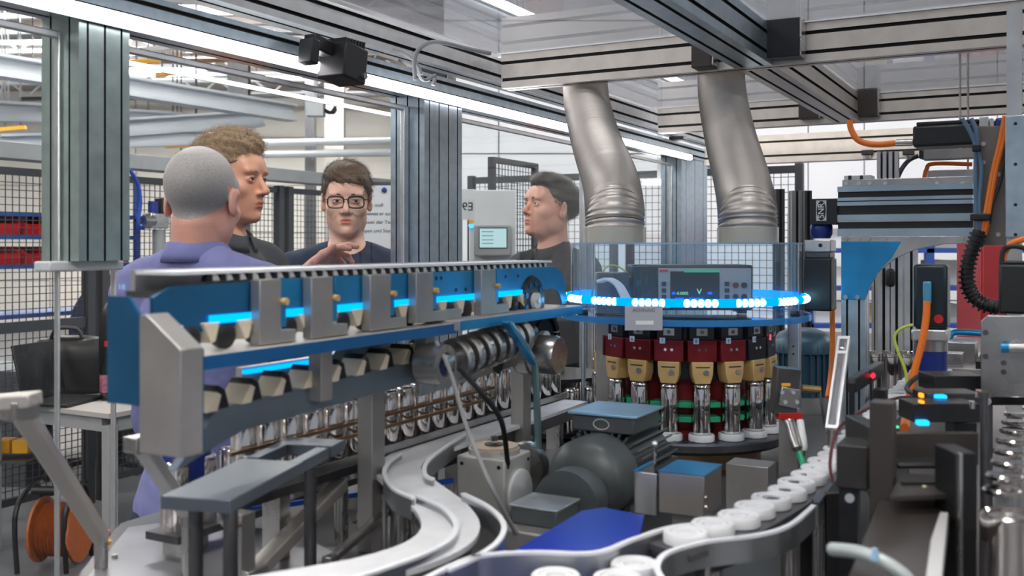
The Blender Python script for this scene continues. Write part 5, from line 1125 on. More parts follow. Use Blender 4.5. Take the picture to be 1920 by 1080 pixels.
# slotted diagonal strut
a_, b_ = Vector(mat_(1583, 634, 1.62)), Vector(mat_(1560, 806, 1.50)); t = thing('slotted_strut', 'bright slotted strut leaning left of the puck lane', 'strut', (b_.x, b_.y, ZB)); d = (b_-a_).normalized(); ll = (b_-a_).length
sw = Vector((0, -1, 0)); u2 = d.cross(sw).normalized()
for s in (-.0065, .0065): MB().beam(a_+sw*s, b_+sw*s, .006, .01, u2).build('side_bar', mt('bright strut', (.68, .70, .73), .5, .3), t)
for f in (.0, .17, .97): c = a_+d*ll*f; MB().beam(c, c+d*.006, .019, .011, u2).build('cross_piece', mt('bright strut', (.68, .70, .73)), t)
c = a_+d*.022; MB().sphere(c+Vector((-.006, 0, 0)), .0045).build('clamp_screw', CHROME, t); MB().beam(a_+u2*.004, b_+u2*.004, .012, .002, u2).build('rear_web', DSTEEL, t); MB().cyl((b_.x, b_.y, ZB), (b_.x, b_.y, b_.z), .008, 10).build('foot', STEEL, t)
MB().tube(smooth_path([mat_(1560, 560, 2.1), mat_(1561, 640, 2.08), mat_(1558, 700, 2.05), mat_(1552, 745, 2.0)]), .0055, 8).build('cable', ORANGE, label='orange cable hanging left of the slotted strut', cat='cable')
# blue finned motor behind
c = mat_(1506, 690, 2.55); t = thing('electric_motor', 'blue-grey finned motor behind the right edge of the turret', 'motor', (c[0], c[1], ZB)); FM = mt('petrol motor paint', (.04, .10, .15), .2, .4)
b = MB(); b.lathe([(0, 0), (.072, 0), (.072, .62), (.078, .64), (.078, .78), (.06, .93), (.03, 1), (0, 1)], (c[0], c[1], ZB+.04), (c[0], c[1], at(0, 618, 2.5)[2]), 32); b.build('housing', FM, t)
for k in range(28): f = 2*math.pi*k/28; MB().ob((c[0]+.073*math.cos(f), c[1]+.073*math.sin(f), ZB+.105), (.010, .003, .125), (0, 0, f)).build('fin', FM, t)
MB().cyl((c[0], c[1], ZB), (c[0], c[1], ZB+.04), .08, 28).build('foot_ring', STEELM, t)
# sensor bracket by the turret
c = Vector(mat_(1481, 745, 1.60)); t = thing('sensor_bracket', 'steel sensor plate with four screws and two plugs right of the turret', 'bracket', (c.x, c.y, ZB))
def fb(cx, cy, w, h, dD, m, nm, D=1.60, dep=.01, rot=0, bev=.001):
    q = Vector(mat_(cx, cy, D-dD)); e = (0, 0, 0)
    o_ = MB(); k = D/FPX; o_.box(-w/2*k, w/2*k, 0, dep, -h/2*k, h/2*k); Mx = Matrix.Translation(q) @ Matrix.Rotation(-TH, 4, 'Z') @ Matrix.Rotation(R(rot), 4, 'Y'); o_.v = [tuple(Mx @ Vector(v)) for v in o_.v]; return o_.build(nm, m, t, bev=bev)
fb(1476, 735, 44, 88, 0, DSTEEL, 'body', dep=.03, rot=6); fb(1481, 746, 36, 36, .006, STEEL, 'plate', rot=12, dep=.004); fb(1474, 722, 17, 6, .0065, YELLOW, 'yellow_label', dep=.003)
for x, y in ((1467, 736), (1488, 736), (1473, 754), (1495, 754)): q = Vector(mat_(x, y, 1.592)); q3 = Vector(mat_(x, y, 1.588)); MB().cyl(q, q3, .0032, 10).build('screw', CHROME, t)
fb(1483, 781, 44, 13, .004, RED, 'red_base', dep=.025); MB().box(c.x+.01, c.x+.03, c.y-.01, c.y+.02, ZB, c.z-.02).build('stand', STEELM, t)
for (x0, x1, rr, nm, mm) in ((1479, 1497, .0085, 'plug', STEEL), (1500, 1508, .006, 'plug', WHITE)):
    MB().lathe([(rr*.9, 0), (rr, .05), (rr, .45), (rr*1.1, .5), (rr*1.1, .9), (rr*.6, 1), (0, 1)], mat_(x0, 788, 1.585), mat_(x1, 846, 1.56), 16).build(nm, mm, t)
MB().cyl(mat_(1503, 728, 1.62), mat_(1538, 731, 1.62), .006, 12).build('brass_plug', mt('brass', (.60, .42, .18), .9, .3), t)
MB().tube(smooth_path([mat_(1498, 846, 1.56), mat_(1505, 868, 1.55), mat_(1512, 885, 1.52)]), .005, 8).build('cable', GREEN, label='green cable leaving the lower sensor plug near the turret', cat='cable')
MB().tube(smooth_path([mat_(1538, 731, 1.62), mat_(1541, 760, 1.6), mat_(1548, 800, 1.58), mat_(1560, 830, 1.55)]), .002, 6).build('cable', BLACK, label='thin black cable hanging from the brass plug', cat='cable')
# rear cells standing right
for i in range(6):
    X, Y, Z = at(1650+i*18, 736, 2.9); q = w2m(X, Y); cell(q[0], q[1], 1.108 if False else ZB+.02, f'chrome battery cell behind the gusset column, {nth(i+1)} from the left', 'chrome cells behind the gantry column')
q0, q1 = w2m(*at(1640, 0, 2.9)[:2]), w2m(*at(1750, 0, 2.9)[:2]); t = thing('cell_rack', 'low rack under the chrome cells behind the gusset column', 'rack', (*q0, ZB)); MB().beam((q0[0], q0[1], ZB+.01), (q1[0], q1[1], ZB+.01), .05, .02).build('base', DSTEEL, t); MB().beam((q0[0]+.03, q0[1], ZB+.02), (q1[0]+.03, q1[1], ZB+.02), .003, .03).build('rear_lip', STEEL, t)
for i in range(5):
    X, Y, Z = at(1632+i*30, 690, 2.6); h = CAMZ-(662-460)/FPX*2.6-ZB; t = thing('steel_cylinder', f'upright chrome cylinder behind the gusset column, {nth(i+1)} from left', 'cylinder', (*w2m(X, Y), ZB), 'chrome cylinders behind the gantry column')
    a, w = w2m(X, Y); MB().lathe([(0, 0), (.022, 0), (.022, .93), (.024, .94), (.024, 1), (0, 1)], (a, w, ZB), (a, w, ZB+h), 24).build('barrel', CHROME, t); MB().cyl((a, w, ZB+h), (a, w, ZB+h+.006), .012, 16).build('rod', STEEL, t)
# linear stage at right
t = thing('linear_stage', 'grey slide with blocks and a toothed rack behind the steel cover', 'linear stage', (*mat_(1800, 700, 2.3)[:2], ZB))
a, w, z = mat_(1775, 690, 2.25)
MB().box(a, a+.40, w-.075, w+.03, z-.02, z).build('bed', STEELM, t, bev=.001); MB().box(a+.03, a+.09, w-.03, w+.02, z, z+.03).build('block', STEEL, t, bev=.001); MB().box(a+.14, a+.24, w-.05, w+.02, z, z+.045).build('block', STEEL, t, bev=.001)
MB().box(a+.02, a+.40, w-.072, w-.058, z, z+.010).build('rack_bar', BLACKM, t)
m = MB()
for k in range(24): m.box(a+.025+k*.0155, a+.033+k*.0155, w-.072, w-.058, z+.010, z+.016)
m.build('rack_teeth', BLACKM, t, kind='stuff')
for s in (.05, .35): MB().box(a+s, a+s+.03, w-.04, w, ZB, z-.02).build('leg', STEELM, t)
MB().tube(smooth_path([mat_(1778, 636, 2.5), mat_(1786, 625, 2.5), mat_(1800, 623, 2.5), mat_(1838, 625, 2.5)]), .008, 10).build('curved_handle', BLUEA, t)
# sensors with lights on the transfer unit
TU = mt('dark transfer metal', (.06, .056, .056), .5, .35, .15, 12); TUB = mt('brown grey plate', (.075, .065, .062), .45, .33, .1, 8)
t = thing('transfer_unit', 'large dark transfer unit with a wide sloping cover plate at lower right', 'machine unit', (*mat_(1700, 1000, 1.0)[:2], ZB))
def hp(lst, z, th, nm, m, bev=.001): return MB().prism([onz(x, y, z)[:2] for x, y in lst], 'z', z-th, z).build(nm, m, t, bev=bev)
hp([(1648, 938), (1786, 930), (1760, 1120), (1575, 1120)], 1.225, .012, 'cover_plate', TUB); hp([(1688, 886), (1806, 893), (1800, 925), (1668, 930)], 1.245, .006, 'sliding_plate', TUB)
MB().box(*(lambda p: (p[0], p[0]+.03, p[1]-.012, p[1]+.012))(onz(1652, 938, 1.225)), ZB, 1.33).build('left_post', TUB, t, bev=.001)
pa, pb = onz(1655, 905, 1.225), onz(1832, 905, 1.225)
def fr(nm, x0, x1, y0, y1, D, dep, m, bev=.001, par=None):
    p, q = at(x0, y0, D), at(x1, y1, D); b = MB().box(p[0], q[0], D, D+dep, q[2], p[2]); b.v = [w2m(*v) for v in b.v]; return b.build(nm, m, par or t, bev=bev)
fr('rear_wall', 1648, 1835, 812, 872, 1.20, .012, TUB); fr('left_wall', 1640, 1672, 806, 935, 1.12, .10, TUB); fr('arch_bar', 1682, 1832, 868, 880, 1.14, .03, BLACKM, .003); fr('slot', 1692, 1788, 905, 938, 1.06, .005, BLACK, 0)
fr('brass_pin', 1695, 1704, 918, 936, 1.05, .006, mt('brass', (.60, .42, .18))); fr('cream_pin', 1730, 1741, 912, 938, 1.05, .006, CREAM, .002)
fr('right_wall', 1792, 1832, 850, 1100, 1.0, .05, BLACKM); fr('side_rail', 1800, 1806, 850, 1100, .985, .008, STEEL)
hp([(1745, 1010), (1762, 960), (1778, 960), (1765, 1090), (1735, 1090)], 1.232, .006, 'bright_rail', mt('white satin rail', (.62, .62, .63), .3, .35))
t = thing('sensor_housing', 'dark sensor housing with two glowing blue lights above the transfer unit', 'sensor', (*mat_(1770, 800, 1.35)[:2], ZB))
fr('front_box', 1712, 1838, 757, 792, 1.30, .05, BLACKM); fr('top_cover', 1738, 1842, 738, 757, 1.36, .05, TU); fr('side_box', 1752, 1845, 705, 735, 1.50, .06, BLACKM); fr('stand', 1790, 1832, 792, 1010, 1.33, .03, BLACKM)
BE = emis('blue sensor light', (.01, .35, 1.0), 2.2)
fr('blue_light', 1722, 1744, 789, 799, 1.285, .012, BE, .002); fr('blue_light', 1757, 1777, 741, 750, 1.345, .012, BE, .002); fr('orange_light', 1727, 1733, 738, 746, 1.34, .01, emis('orange led', (1, .3, .02), 2), .001); fr('orange_light', 1727, 1734, 752, 757, 1.29, .01, emis('orange led', (1, .3, .02), 2), .001); fr('green_light', 1672, 1686, 799, 803, 1.25, .01, emis('green led', (.1, .8, .35), 1.5), .001)
fr('light_stand', 1672, 1686, 803, 812, 1.25, .01, TU)
for x, y, D in ((1822, 766, 1.28), (1835, 745, 1.3)): MB().cyl(mat_(x, y, D), mat_(x, y-14, D), .004, 10).build('stud', CHROME, t)
# slender black stands and rods in front of the lane
for i, (x, y0, y1, D, wd, m_, lb) in enumerate(((1597, 718, 1010, 1.35, 11, BLACKM, 'black upright rod in front of the puck lane, left one'), (1633, 700, 985, 1.42, 5, BLACKM, 'thin black upright rod in front of the puck lane, middle one'), (1648, 700, 820, 1.5, 8, BLACKM, 'black upright rod in front of the puck lane, right one'), (1845, 745, 1060, 1.18, 14, DSTEEL, 'dark steel upright left of the row of chrome discs'), (1528, 945, 1075, 1.22, 9, STEEL, 'bright round post below the puck lane, left one'), (1541, 945, 1070, 1.24, 9, STEEL, 'bright round post below the puck lane, right one'))):
    c, e = mat_(x, y0, D), mat_(x, y1, D); t = thing('upright_rod', lb, 'rod', (c[0], c[1], ZB)); r_ = wd/2/FPX*D; MB().cyl((c[0], c[1], ZB), (c[0], c[1], c[2]), r_, 14).build('rod', m_, t); MB().cyl((c[0], c[1], c[2]), (c[0], c[1], c[2]+.006), r_*1.3, 14).build('cap', DSTEEL, t)
t = thing('sensor_bar', 'dark horizontal sensor bar on the black rods with a red light', 'sensor', (*mat_(1620, 700, 1.4)[:2], 1.3)); a_, b_ = mat_(1597, 722, 1.35), mat_(1650, 690, 1.5); MB().beam(a_, b_, .012, .02).build('bar', BLACKM, t, bev=.001); MB().sphere(mat_(1636, 704, 1.42), .004).build('red_light', emis('red led', (1, .02, .05), 2), t); c = mat_(1650, 760, 1.45); MB().ob(c, (.02, .02, .05)).build('sensor_head', BLACKM, t, bev=.002)
c = mat_(1596, 868, 1.12); t = thing('clamp_block', 'black clamp block with a bright knob right of the pucks', 'clamp', (c[0], c[1], ZB)); MB().ob((c[0]+.03, c[1], c[2]-.006), (.05, .035, .05)).build('block', TU, t, bev=.002); MB().ob((c[0]+.02, c[1]+.005, (ZB+c[2]-.03)/2), (.02, .02, c[2]-.03-ZB)).build('stem', BLACKM, t); MB().cyl(mat_(1593, 934, 1.1), mat_(1593, 934, 1.09), .005, 16).build('knob', CHROME, t)
# thin cables right
for pts, r, m_, lb in (([(1561, 905, 1.25), (1557, 860, 1.27), (1575, 800, 1.35), (1640, 760, 1.4), (1690, 745, 1.5), (1725, 748, 1.4)], .0022, mt('dark red wire', (.12, .02, .03), 0, .5), 'thin dark red wire looping over the row of pucks'),
                      ([(1725, 745, 1.4), (1700, 728, 1.5), (1725, 705, 1.6), (1760, 712, 1.6), (1840, 715, 1.55), (1860, 722, 1.5)], .004, BLACK, 'black cable snaking above the blue lit sensor housing'),
                      ([(1640, 830, 1.2), (1622, 870, 1.2), (1630, 920, 1.15), (1655, 985, 1.1)], .0025, BLACK, 'thin black cable hanging in front of the transfer unit'),
                      ([(1703, 755, 1.75), (1700, 780, 1.6), (1696, 802, 1.5)], .007, ORANGE, 'orange cable bundle tied below the servo cable')):
    MB().tube(smooth_path([mat_(*p) for p in pts]), r, 7).build('cable', m_, label=lb, cat='cable')
# row of chrome discs on pins receding at the right edge
DX = [(1906, 765, 37), (1903, 777, 40), (1901, 792, 44), (1900, 808, 48), (1897, 827, 55), (1893, 847, 58), (1890, 868, 63), (1883, 893, 66), (1878, 920, 68)]
t = thing('disc_track', 'dark track under the row of chrome discs at the right edge', 'track', (*mat_(1900, 1000, 1.3)[:2], ZB)); pp = [mat_(x, y, .037*FPX/w_) for x, y, w_ in DX]
MB().beam((pp[0][0], pp[0][1], ZB+.01), (pp[-1][0]-.05, pp[-1][1]+.0, ZB+.01), .045, .02).build('track', DSTEEL, t)
for i, (x, y, w_) in enumerate(DX):
    a, w, z = pp[i]; d = thing('chrome_disc', f'chrome disc on a clear stem at the right edge, {nth(9-i)} from the front', 'disc', (a, w, ZB+.02), 'chrome discs on stems')
    MB().lathe([(0, 0), (.0172, 0), (.0185, .3), (.0185, .7), (.0165, 1), (.012, .85), (0, .85)], (a, w, z-.003), (a, w, z+.003), 32).build('disc', CHROME, d); MB().cyl((a, w, ZB+.02), (a, w, z-.003), .006, 14).build('stem', glassm('clear stem', (.8, .8, .8), 1.2, .1), d)
for i, (x, y, D, r_) in enumerate(((1890, 962, .93, .0245), (1868, 925, 1.02, .019))):
    a, w, z = mat_(x, y, D)
    if i == 0: d = thing('steel_cylinder', 'large chrome cylinder at the bottom right corner', 'cylinder', (a, w, ZB)); MB().lathe([(0, 0), (r_, 0), (r_, .93), (r_*1.02, .95), (r_*1.02, .99), (r_*.93, 1), (r_*.85, .985), (0, .985)], (a, w, ZB), (a, w, z), 36).build('barrel', CHROME, d); MB().cyl((a, w, z-.003), (a, w, z+.003), .006, 12).build('rod', STEEL, d)
q = mat_(1905, 735, 1.35); t = thing('top_bar', 'thick black bar above the row of chrome discs at the right edge', 'bar', (q[0], q[1], 1.3)); fr('bar', 1852, 1990, 733, 760, 1.5, .04, BLACKM, .002); fr('strut', 1853, 1862, 760, 1000, 1.5, .02, DSTEEL); MB().cyl(mat_(1849, 752, 1.47), mat_(1849, 752, 1.46), .007, 14).build('knob', CHROME, t)
for x in (1550,): 
    t = thing('link_plates', 'pair of grey machine plates below the puck lane bend', 'plate', (*mat_(1560, 950, 1.2)[:2], ZB)); fr('front_plate', 1550, 1600, 925, 1090, 1.22, .01, TU); fr('side_plate', 1490, 1524, 960, 1090, 1.26, .008, TU)
c = mat_(1640, 1060, .8); t = thing('cable_bundle', 'blurred pale hose with a blue tip at the bottom edge right of centre', 'hose', (c[0], c[1], ZB)); MB().tube(smooth_path([mat_(1560, 1030, .88), mat_(1610, 1036, .85), mat_(1660, 1055, .83), mat_(1700, 1085, .82), mat_(1720, 1120, .82)]), .006, 10).build('hose', mt('pale hose', (.40, .45, .45), .2, .4), t); MB().cyl(mat_(1640, 1050, .83), mat_(1640, 1028, .83), .004, 10, .002).build('blue_tip', mt('pale blue tip', (.3, .5, .7), 0, .4), t)
# ================================================================ PEOPLE (world frame)
def nets(xs, ys, zs, D):
    I = D < 0
    cs = [I[i:I.shape[0]-1+i, j:I.shape[1]-1+j, k:I.shape[2]-1+k] for i in (0, 1) for j in (0, 1) for k in (0, 1)]
    n = sum(c.astype(np.int8) for c in cs); act = (n > 0) & (n < 8); ci, cj, ck = np.nonzero(act); N = len(ci)
    vid = -np.ones(act.shape, np.int64); vid[ci, cj, ck] = np.arange(N); P_ = np.zeros((N, 3)); Wt = np.zeros(N)
    ax_ = [xs, ys, zs]
    for d in range(3):
        e = [0, 0, 0]; e[d] = 1; o1, o2 = [q for q in range(3) if q != d]
        for u in (0, 1):
            for v in (0, 1):
                off = [0, 0, 0]; off[o1] = u; off[o2] = v
                a = (ci+off[0], cj+off[1], ck+off[2]); b = (a[0]+e[0], a[1]+e[1], a[2]+e[2])
                da, db = D[a], D[b]; m = (da < 0) != (db < 0); t = np.where(m, da/np.where(m, da-db, 1), 0)
                for q in range(3):
                    pa = ax_[q][a[q]]; pb = ax_[q][b[q]]; P_[:, q] += np.where(m, pa+(pb-pa)*t, 0)
                Wt += m
    P_ /= Wt[:, None]; F = []
    for d in range(3):
        o1, o2 = (d+1) % 3, (d+2) % 3
        sl = [slice(None)]*3; sh = [slice(None)]*3; sl[d] = slice(0, -1); sh[d] = slice(1, None)
        A, B = I[tuple(sl)], I[tuple(sh)]; m = A != B
        idx = list(np.nonzero(m)); ok = (idx[o1] > 0) & (idx[o2] > 0) & (idx[o1] < I.shape[o1]-1) & (idx[o2] < I.shape[o2]-1); idx = [q[ok] for q in idx]
        sgn = A[tuple(idx)]
        def c(u, v): q = [x.copy() for x in idx]; q[o1] = q[o1]+u; q[o2] = q[o2]+v; return vid[tuple(q)]
        Q = np.stack([c(-1, -1), c(0, -1), c(0, 0), c(-1, 0)], 1); Q[~sgn] = Q[~sgn][:, ::-1]; F.append(Q)
    return P_, np.concatenate(F)
class Field:
    def __init__(s, xs, ys, zs): s.ax = [xs, ys, zs]; s.D = np.full((len(xs), len(ys), len(zs)), .2, np.float32)
    def _sub(s, lo, hi):
        r = []
        for q in range(3): a = max(0, np.searchsorted(s.ax[q], lo[q])-1); b = min(len(s.ax[q]), np.searchsorted(s.ax[q], hi[q])+1); r.append(slice(a, b))
        X, Y, Z = np.meshgrid(*[s.ax[q][r[q]] for q in range(3)], indexing='ij', sparse=True); return tuple(r), X, Y, Z
    def put(s, sl, d, k, mode):
        if d.size == 0: return
        A = s.D[sl]
        if mode == 'add': h = np.clip(.5+.5*(d-A)/k, 0, 1); s.D[sl] = d*(1-h)+A*h-k*h*(1-h)
        else: h = np.clip(.5-.5*(d+A)/k, 0, 1); s.D[sl] = A*(1-h)-d*h+k*h*(1-h)
    def ell(s, c, r, Rm=None, k=.012, mode='add', pad=.03):
        c = np.array(c, float); m = max(r)+pad+k; sl, X, Y, Z = s._sub(c-m, c+m); p = [X-c[0], Y-c[1], Z-c[2]]
        if Rm is not None: p = [p[0]*Rm[0][i]+p[1]*Rm[1][i]+p[2]*Rm[2][i] for i in range(3)]
        k0 = np.sqrt((p[0]/r[0])**2+(p[1]/r[1])**2+(p[2]/r[2])**2); k1 = np.sqrt((p[0]/r[0]**2)**2+(p[1]/r[1]**2)**2+(p[2]/r[2]**2)**2)
        s.put(sl, (k0*(k0-1)/np.maximum(k1, 1e-6)).astype(np.float32), k, mode)
    def cap(s, a, b, ra, rb, k=.02, mode='add', pad=.03):
        a = np.array(a, float); b = np.array(b, float); m = max(ra, rb)+pad+k; sl, X, Y, Z = s._sub(np.minimum(a, b)-m, np.maximum(a, b)+m)
        ab = b-a; L = ab@ab; t = np.clip(((X-a[0])*ab[0]+(Y-a[1])*ab[1]+(Z-a[2])*ab[2])/L, 0, 1)
        d = np.sqrt((X-a[0]-t*ab[0])**2+(Y-a[1]-t*ab[1])**2+(Z-a[2]-t*ab[2])**2)-(ra+(rb-ra)*t); s.put(sl, d.astype(np.float32), k, mode)
    def mesh(s): return nets(*s.ax, s.D)
def axis(lo, hi, fine, step, coarse):
    out = [lo]; x = lo
    while x < hi:
        x += step if any(a-.004 <= x <= b for a, b in fine) else coarse; out.append(x)
    return np.array(out)
def rz(d): c, s = math.cos(R(d)), math.sin(R(d)); return np.array([[c, -s, 0], [s, c, 0], [0, 0, 1]])
def rx(d): c, s = math.cos(R(d)), math.sin(R(d)); return np.array([[1, 0, 0], [0, c, -s], [0, s, c]])
def ry(d): c, s = math.cos(R(d)), math.sin(R(d)); return np.array([[c, 0, s], [0, 1, 0], [-s, 0, c]])
SKINS = {}
def skin(name, col):
    m = mt(name, col, 0, .48, .10, 14, .12, 500, sss=.12); return m
def mobj(name, V, F, mats, parent, kind=None):
    me = bpy.data.meshes.new(name); me.vertices.add(len(V)); me.vertices.foreach_set('co', np.asarray(V, np.float32).ravel())
    me.loops.add(F.size); me.loops.foreach_set('vertex_index', F.ravel().astype(np.int32)); me.polygons.add(len(F))
    me.polygons.foreach_set('loop_start', np.arange(0, F.size, F.shape[1], dtype=np.int32)); me.polygons.foreach_set('loop_total', np.full(len(F), F.shape[1], np.int32))
    me.update(calc_edges=True); me.validate(); me.polygons.foreach_set('use_smooth', [True]*len(me.polygons))
    for m in mats: me.materials.append(m)
    ob = bpy.data.objects.new(name, me); C.objects.link(ob); ob.parent = parent; ORG[ob] = ORG[parent]; FRM[ob] = 'W'; return ob
FCUR = (14, 22, 12)
def hand_prims(f, W, d, nrm, thumb, curls, k=.006, sc=1.0, tcurl=20, tout=40):
    d = np.array(d, float); d /= np.linalg.norm(d); n = np.array(nrm, float); n -= d*(n@d); n /= np.linalg.norm(n); t = np.array(thumb, float); t -= d*(t@d); t -= n*(t@n); t /= np.linalg.norm(t); W = np.array(W, float)
    Rm = np.stack([t, n, d], 1)
    f.ell(W+d*.048*sc, (.041*sc, .015*sc, .052*sc), Rm, k*2); f.ell(W+d*.03*sc+t*.022*sc-n*.006, (.018*sc, .014*sc, .03*sc), Rm, k*2)
    for i, (off, L, r) in enumerate(((.030, .072, .0092), (.0105, .080, .0093), (-.010, .074, .0088), (-.029, .058, .0078))):
        p = W+d*(.084-.006*abs(i-1))*sc+t*off*sc; dd = d+t*off*2.2; dd /= np.linalg.norm(dd); a = 0
        for sgm, fr in enumerate((.46, .30, .24)):
            a += curls[i][sgm]; q = p+(dd*math.cos(R(a))-n*math.sin(R(a)))*L*fr*sc; r2 = r*(1-.10*sgm)*sc; f.cap(p, q, r2, r2*.93, k if sgm else k*1.3); p = q
    p = W+d*.022*sc+t*.028*sc-n*.004; a = tout
    for L, r, da in ((.042, .0118, 0), (.034, .0102, -tcurl), (.026, .0092, -tcurl)):
        a += da; q = p+(d*math.cos(R(a))+t*math.sin(R(a))*.9-n*.35*math.sin(R(a)))*L*sc; f.cap(p, q, r*sc, r*.9*sc, k); p = q
def person(label, pos, H0, body_yaw, head_yaw, pitch, roll, skincol, hair, shirt, trousers, arms, collar=None, long_sleeve=False, glasses=False, lean=(0, 0), hs=1.0, name_shirt='shirt', stubble=None, face=(1, 1), dh=0):
    H = H0+dh
    ox, oy = pos; T = thing('person', label, 'person', (ox, oy, 0), frame='W')
    B = rz(body_yaw); Hd = rz(head_yaw) @ rx(pitch) @ ry(roll)
    def bp(p): q = B @ np.array(p, float); return q
    hc = np.array([lean[0], lean[1], H0]); hp_ = lambda p: hc+Hd @ (np.array(p, float)*hs)
    nb = bp((0, .02, H-.19)); fh = []
    for side in (-1, 1):
        if side in arms: fh.append(arms[side]['wrist'])
    def fine(q, m): return [(hc[q]-m[0], hc[q]+m[1])]+[(w[q]-.13, w[q]+.15) for w in fh]
    xs = axis(-.42, .62 if fh else .42, fine(0, (.125, .125)), .0026, .012); ys = axis(-.42, .48, fine(1, (.135, .135)), .0026, .012); zs = axis(-.01, H+.15, [(H0-.155, H0+.14)]+[(w[2]-.10, w[2]+.13) for w in fh], .0026, .012)
    f = Field(xs, ys, zs)
    # trunk and legs
    def trunk(f, g, k=.05, arms_g=None, legs=True, top=True):
        f.ell(bp((0, .005, H-.36)), (.160+g, .105+g, .19+g), B, k); f.ell(bp((0, .01, H-.55)), (.138+g, .10+g, .17+g), B, k); f.ell(bp((0, .01, H-.75)), (.155+g, .11+g, .13+g), B, k)
        for s in (-1, 1):
            f.cap(bp((s*.03, .025, H-.175)), bp((s*.165, .015, H-.235)), .035+g, .052+g, .03); f.ell(bp((s*.178, .01, H-.262)), (.058+g, .058+g, .062+g), B, .04)
    trunk(f, 0)
    jn = {}
    for s in (-1, 1):
        sh = bp((s*.185, .01, H-.262)); el = bp((s*.225, .035, H-.56)); wr = bp((s*.235, -.04, H-.82)); hd = bp((0, -.15, -1)); nn = bp((s, 0, 0)); th = bp((0, -1, 0))
        cur = [(8, 14, 10), (10, 18, 12), (14, 22, 14), (16, 24, 14)]
        if s in arms: A = arms[s]; el = np.array(A['elbow']); wr = np.array(A['wrist']); hd = A['dir']; nn = A['normal']; th = A['thumb']; cur = A['curls']
        jn[s] = (sh, el, wr); f.cap(sh, el, .047, .037, .03); f.cap(el, wr, .037, .026, .02); f.ell(el+(wr-el)*.25, (.042, .042, .042), None, .03)
        hand_prims(f, wr, hd, nn, th, cur)
        hp0, kn, an = bp((s*.092, 0, H-.80)), bp((s*.10, -.012, H*.295)), bp((s*.105, .025, .085)); f.cap(hp0, kn, .085, .053, .04); f.cap(kn, an, .053, .036, .03); f.ell(kn+(an-kn)*.3+bp((0, .02, 0)), (.048, .05, .10), B, .03)
        f.cap(an-bp((0, 0, .03)), bp((s*.12, -.13, .035)), .040, .030, .03); jn[s] += (hp0, kn, an)
    # neck
    f.cap(hp_((0, .028, -.055)), nb, .056, .062, .02); f.cap(nb, bp((0, .02, H-.25)), .060, .064, .03)
    # head
    E = lambda c, r, k=.012, mode='add', Rl=None: f.ell(hp_(c), [q*hs for q in r], Hd if Rl is None else Hd @ Rl, k, mode)
    E((0, .020, .038), (.0755, .096, .085), .02); E((0, -.022, -.012), (.066, .068, .075), .03); E((0, -.028, -.052), (.052, .058, .064), .03)
    E((0, -.074*face[1], -.100), (.020, .017, .015), .022); E((0, -.03, -.088), (.036, .045, .024), .025)
    for s in (-1, 1):
        E((s*.050, .002, -.062), (.014, .026, .026), .025); E((s*.046, -.054, -.024), (.019, .020, .017), .02)
        E((s*.028, -.081, .024), (.024, .010, .0075), .012, Rl=rz(-s*14)); E((s*.012, -.094*1, -.035), (.0085, .010, .0075), .006)
    E((0, -.064, .045), (.055, .03, .035), .03); E((0, -.068, -.062), (.029, .022, .027), .02)
    for s in (-1, 1): E((s*.0315, -.099, .003), (.019, .0145, .0125), .012, 'sub')
    f.cap(hp_((0, -.083, .016)), hp_((0, -.1085, -.026)), .0072*hs, .0098*hs, .008); E((0, -.110*face[0], -.031), (.0105, .0105, .0095), .008)
    for s in (-1, 1): E((s*.0065, -.111, -.0405), (.0028, .004, .003), .003, 'sub')
    f.cap(hp_((-.016, -.088, -.0605)), hp_((.016, -.088, -.0605)), .0042, .0042, .006); E((0, -.0925, -.0600), (.010, .0045, .0045), .005)
    f.cap(hp_((-.012, -.0875, -.0705)), hp_((.012, -.0875, -.0705)), .0058, .0058, .006); f.cap(hp_((-.021, -.0955, -.0655)), hp_((.021, -.0955, -.0655)), .0014, .0014, .004, 'sub'); E((0, -.096, -.0825), (.018, .006, .0055), .008, 'sub')
    for s in (-1, 1):
        # lids and eye opening
        E((s*.0315, -.0785, .003), (.0155, .0135, .0115), .005); E((s*.0315, -.096, .0025), (.0132, .016, .0044), .002, 'sub', Rl=ry(-s*4))
        # ears
        Re = rz(s*22) @ rx(8); E((s*.0805, .014, -.004), (.0065, .019, .032), .006, Rl=Re); E((s*.0765, .010, -.022), (.006, .010, .013), .008); E((s*.0885, .006, -.003), (.006, .0095, .018), .005, 'sub', Rl=Re)
    V, F = f.mesh()
    sk = skin(skincol[0], skincol[1]); lip = mt(skincol[0]+' lips', tuple(c*q for c, q in zip(skincol[1], (.85, .52, .52))), 0, .42, .1, 60); sc_ = stubble or sk
    ob = mobj('body', V+np.array([0, 0, 0]), F, [sk, lip, sc_], T)
    cen = V[F].mean(1); L = (cen-hc) @ Hd/hs
    li = ((np.abs(L[:, 2]+.0655) < .0092) & (np.abs(L[:, 0]) < .0215-np.abs(L[:, 2]+.0655)*1.1) & (L[:, 1] < -.08)); mi = np.zeros(len(F), np.int32); mi[li] = 1
    line = L[:, 2]+.66*L[:, 1]
    if stubble: mi[(line > .006) & (L[:, 2] > -.062) & (L[:, 1] > -.075) & ~((np.abs(L[:, 0]) > .073) & (L[:, 2] < .03) & (L[:, 2] > -.045) & (np.abs(L[:, 1]-.012) < .028))] = 2
    ob.data.polygons.foreach_set('material_index', mi)
    # eyes
    EW = mt('eye white', (.72, .70, .67), 0, .2); IR = mt('iris', hair.get('iris', (.08, .06, .04)), 0, .15); PU = mt('pupil', (.005, .005, .005), 0, .1)
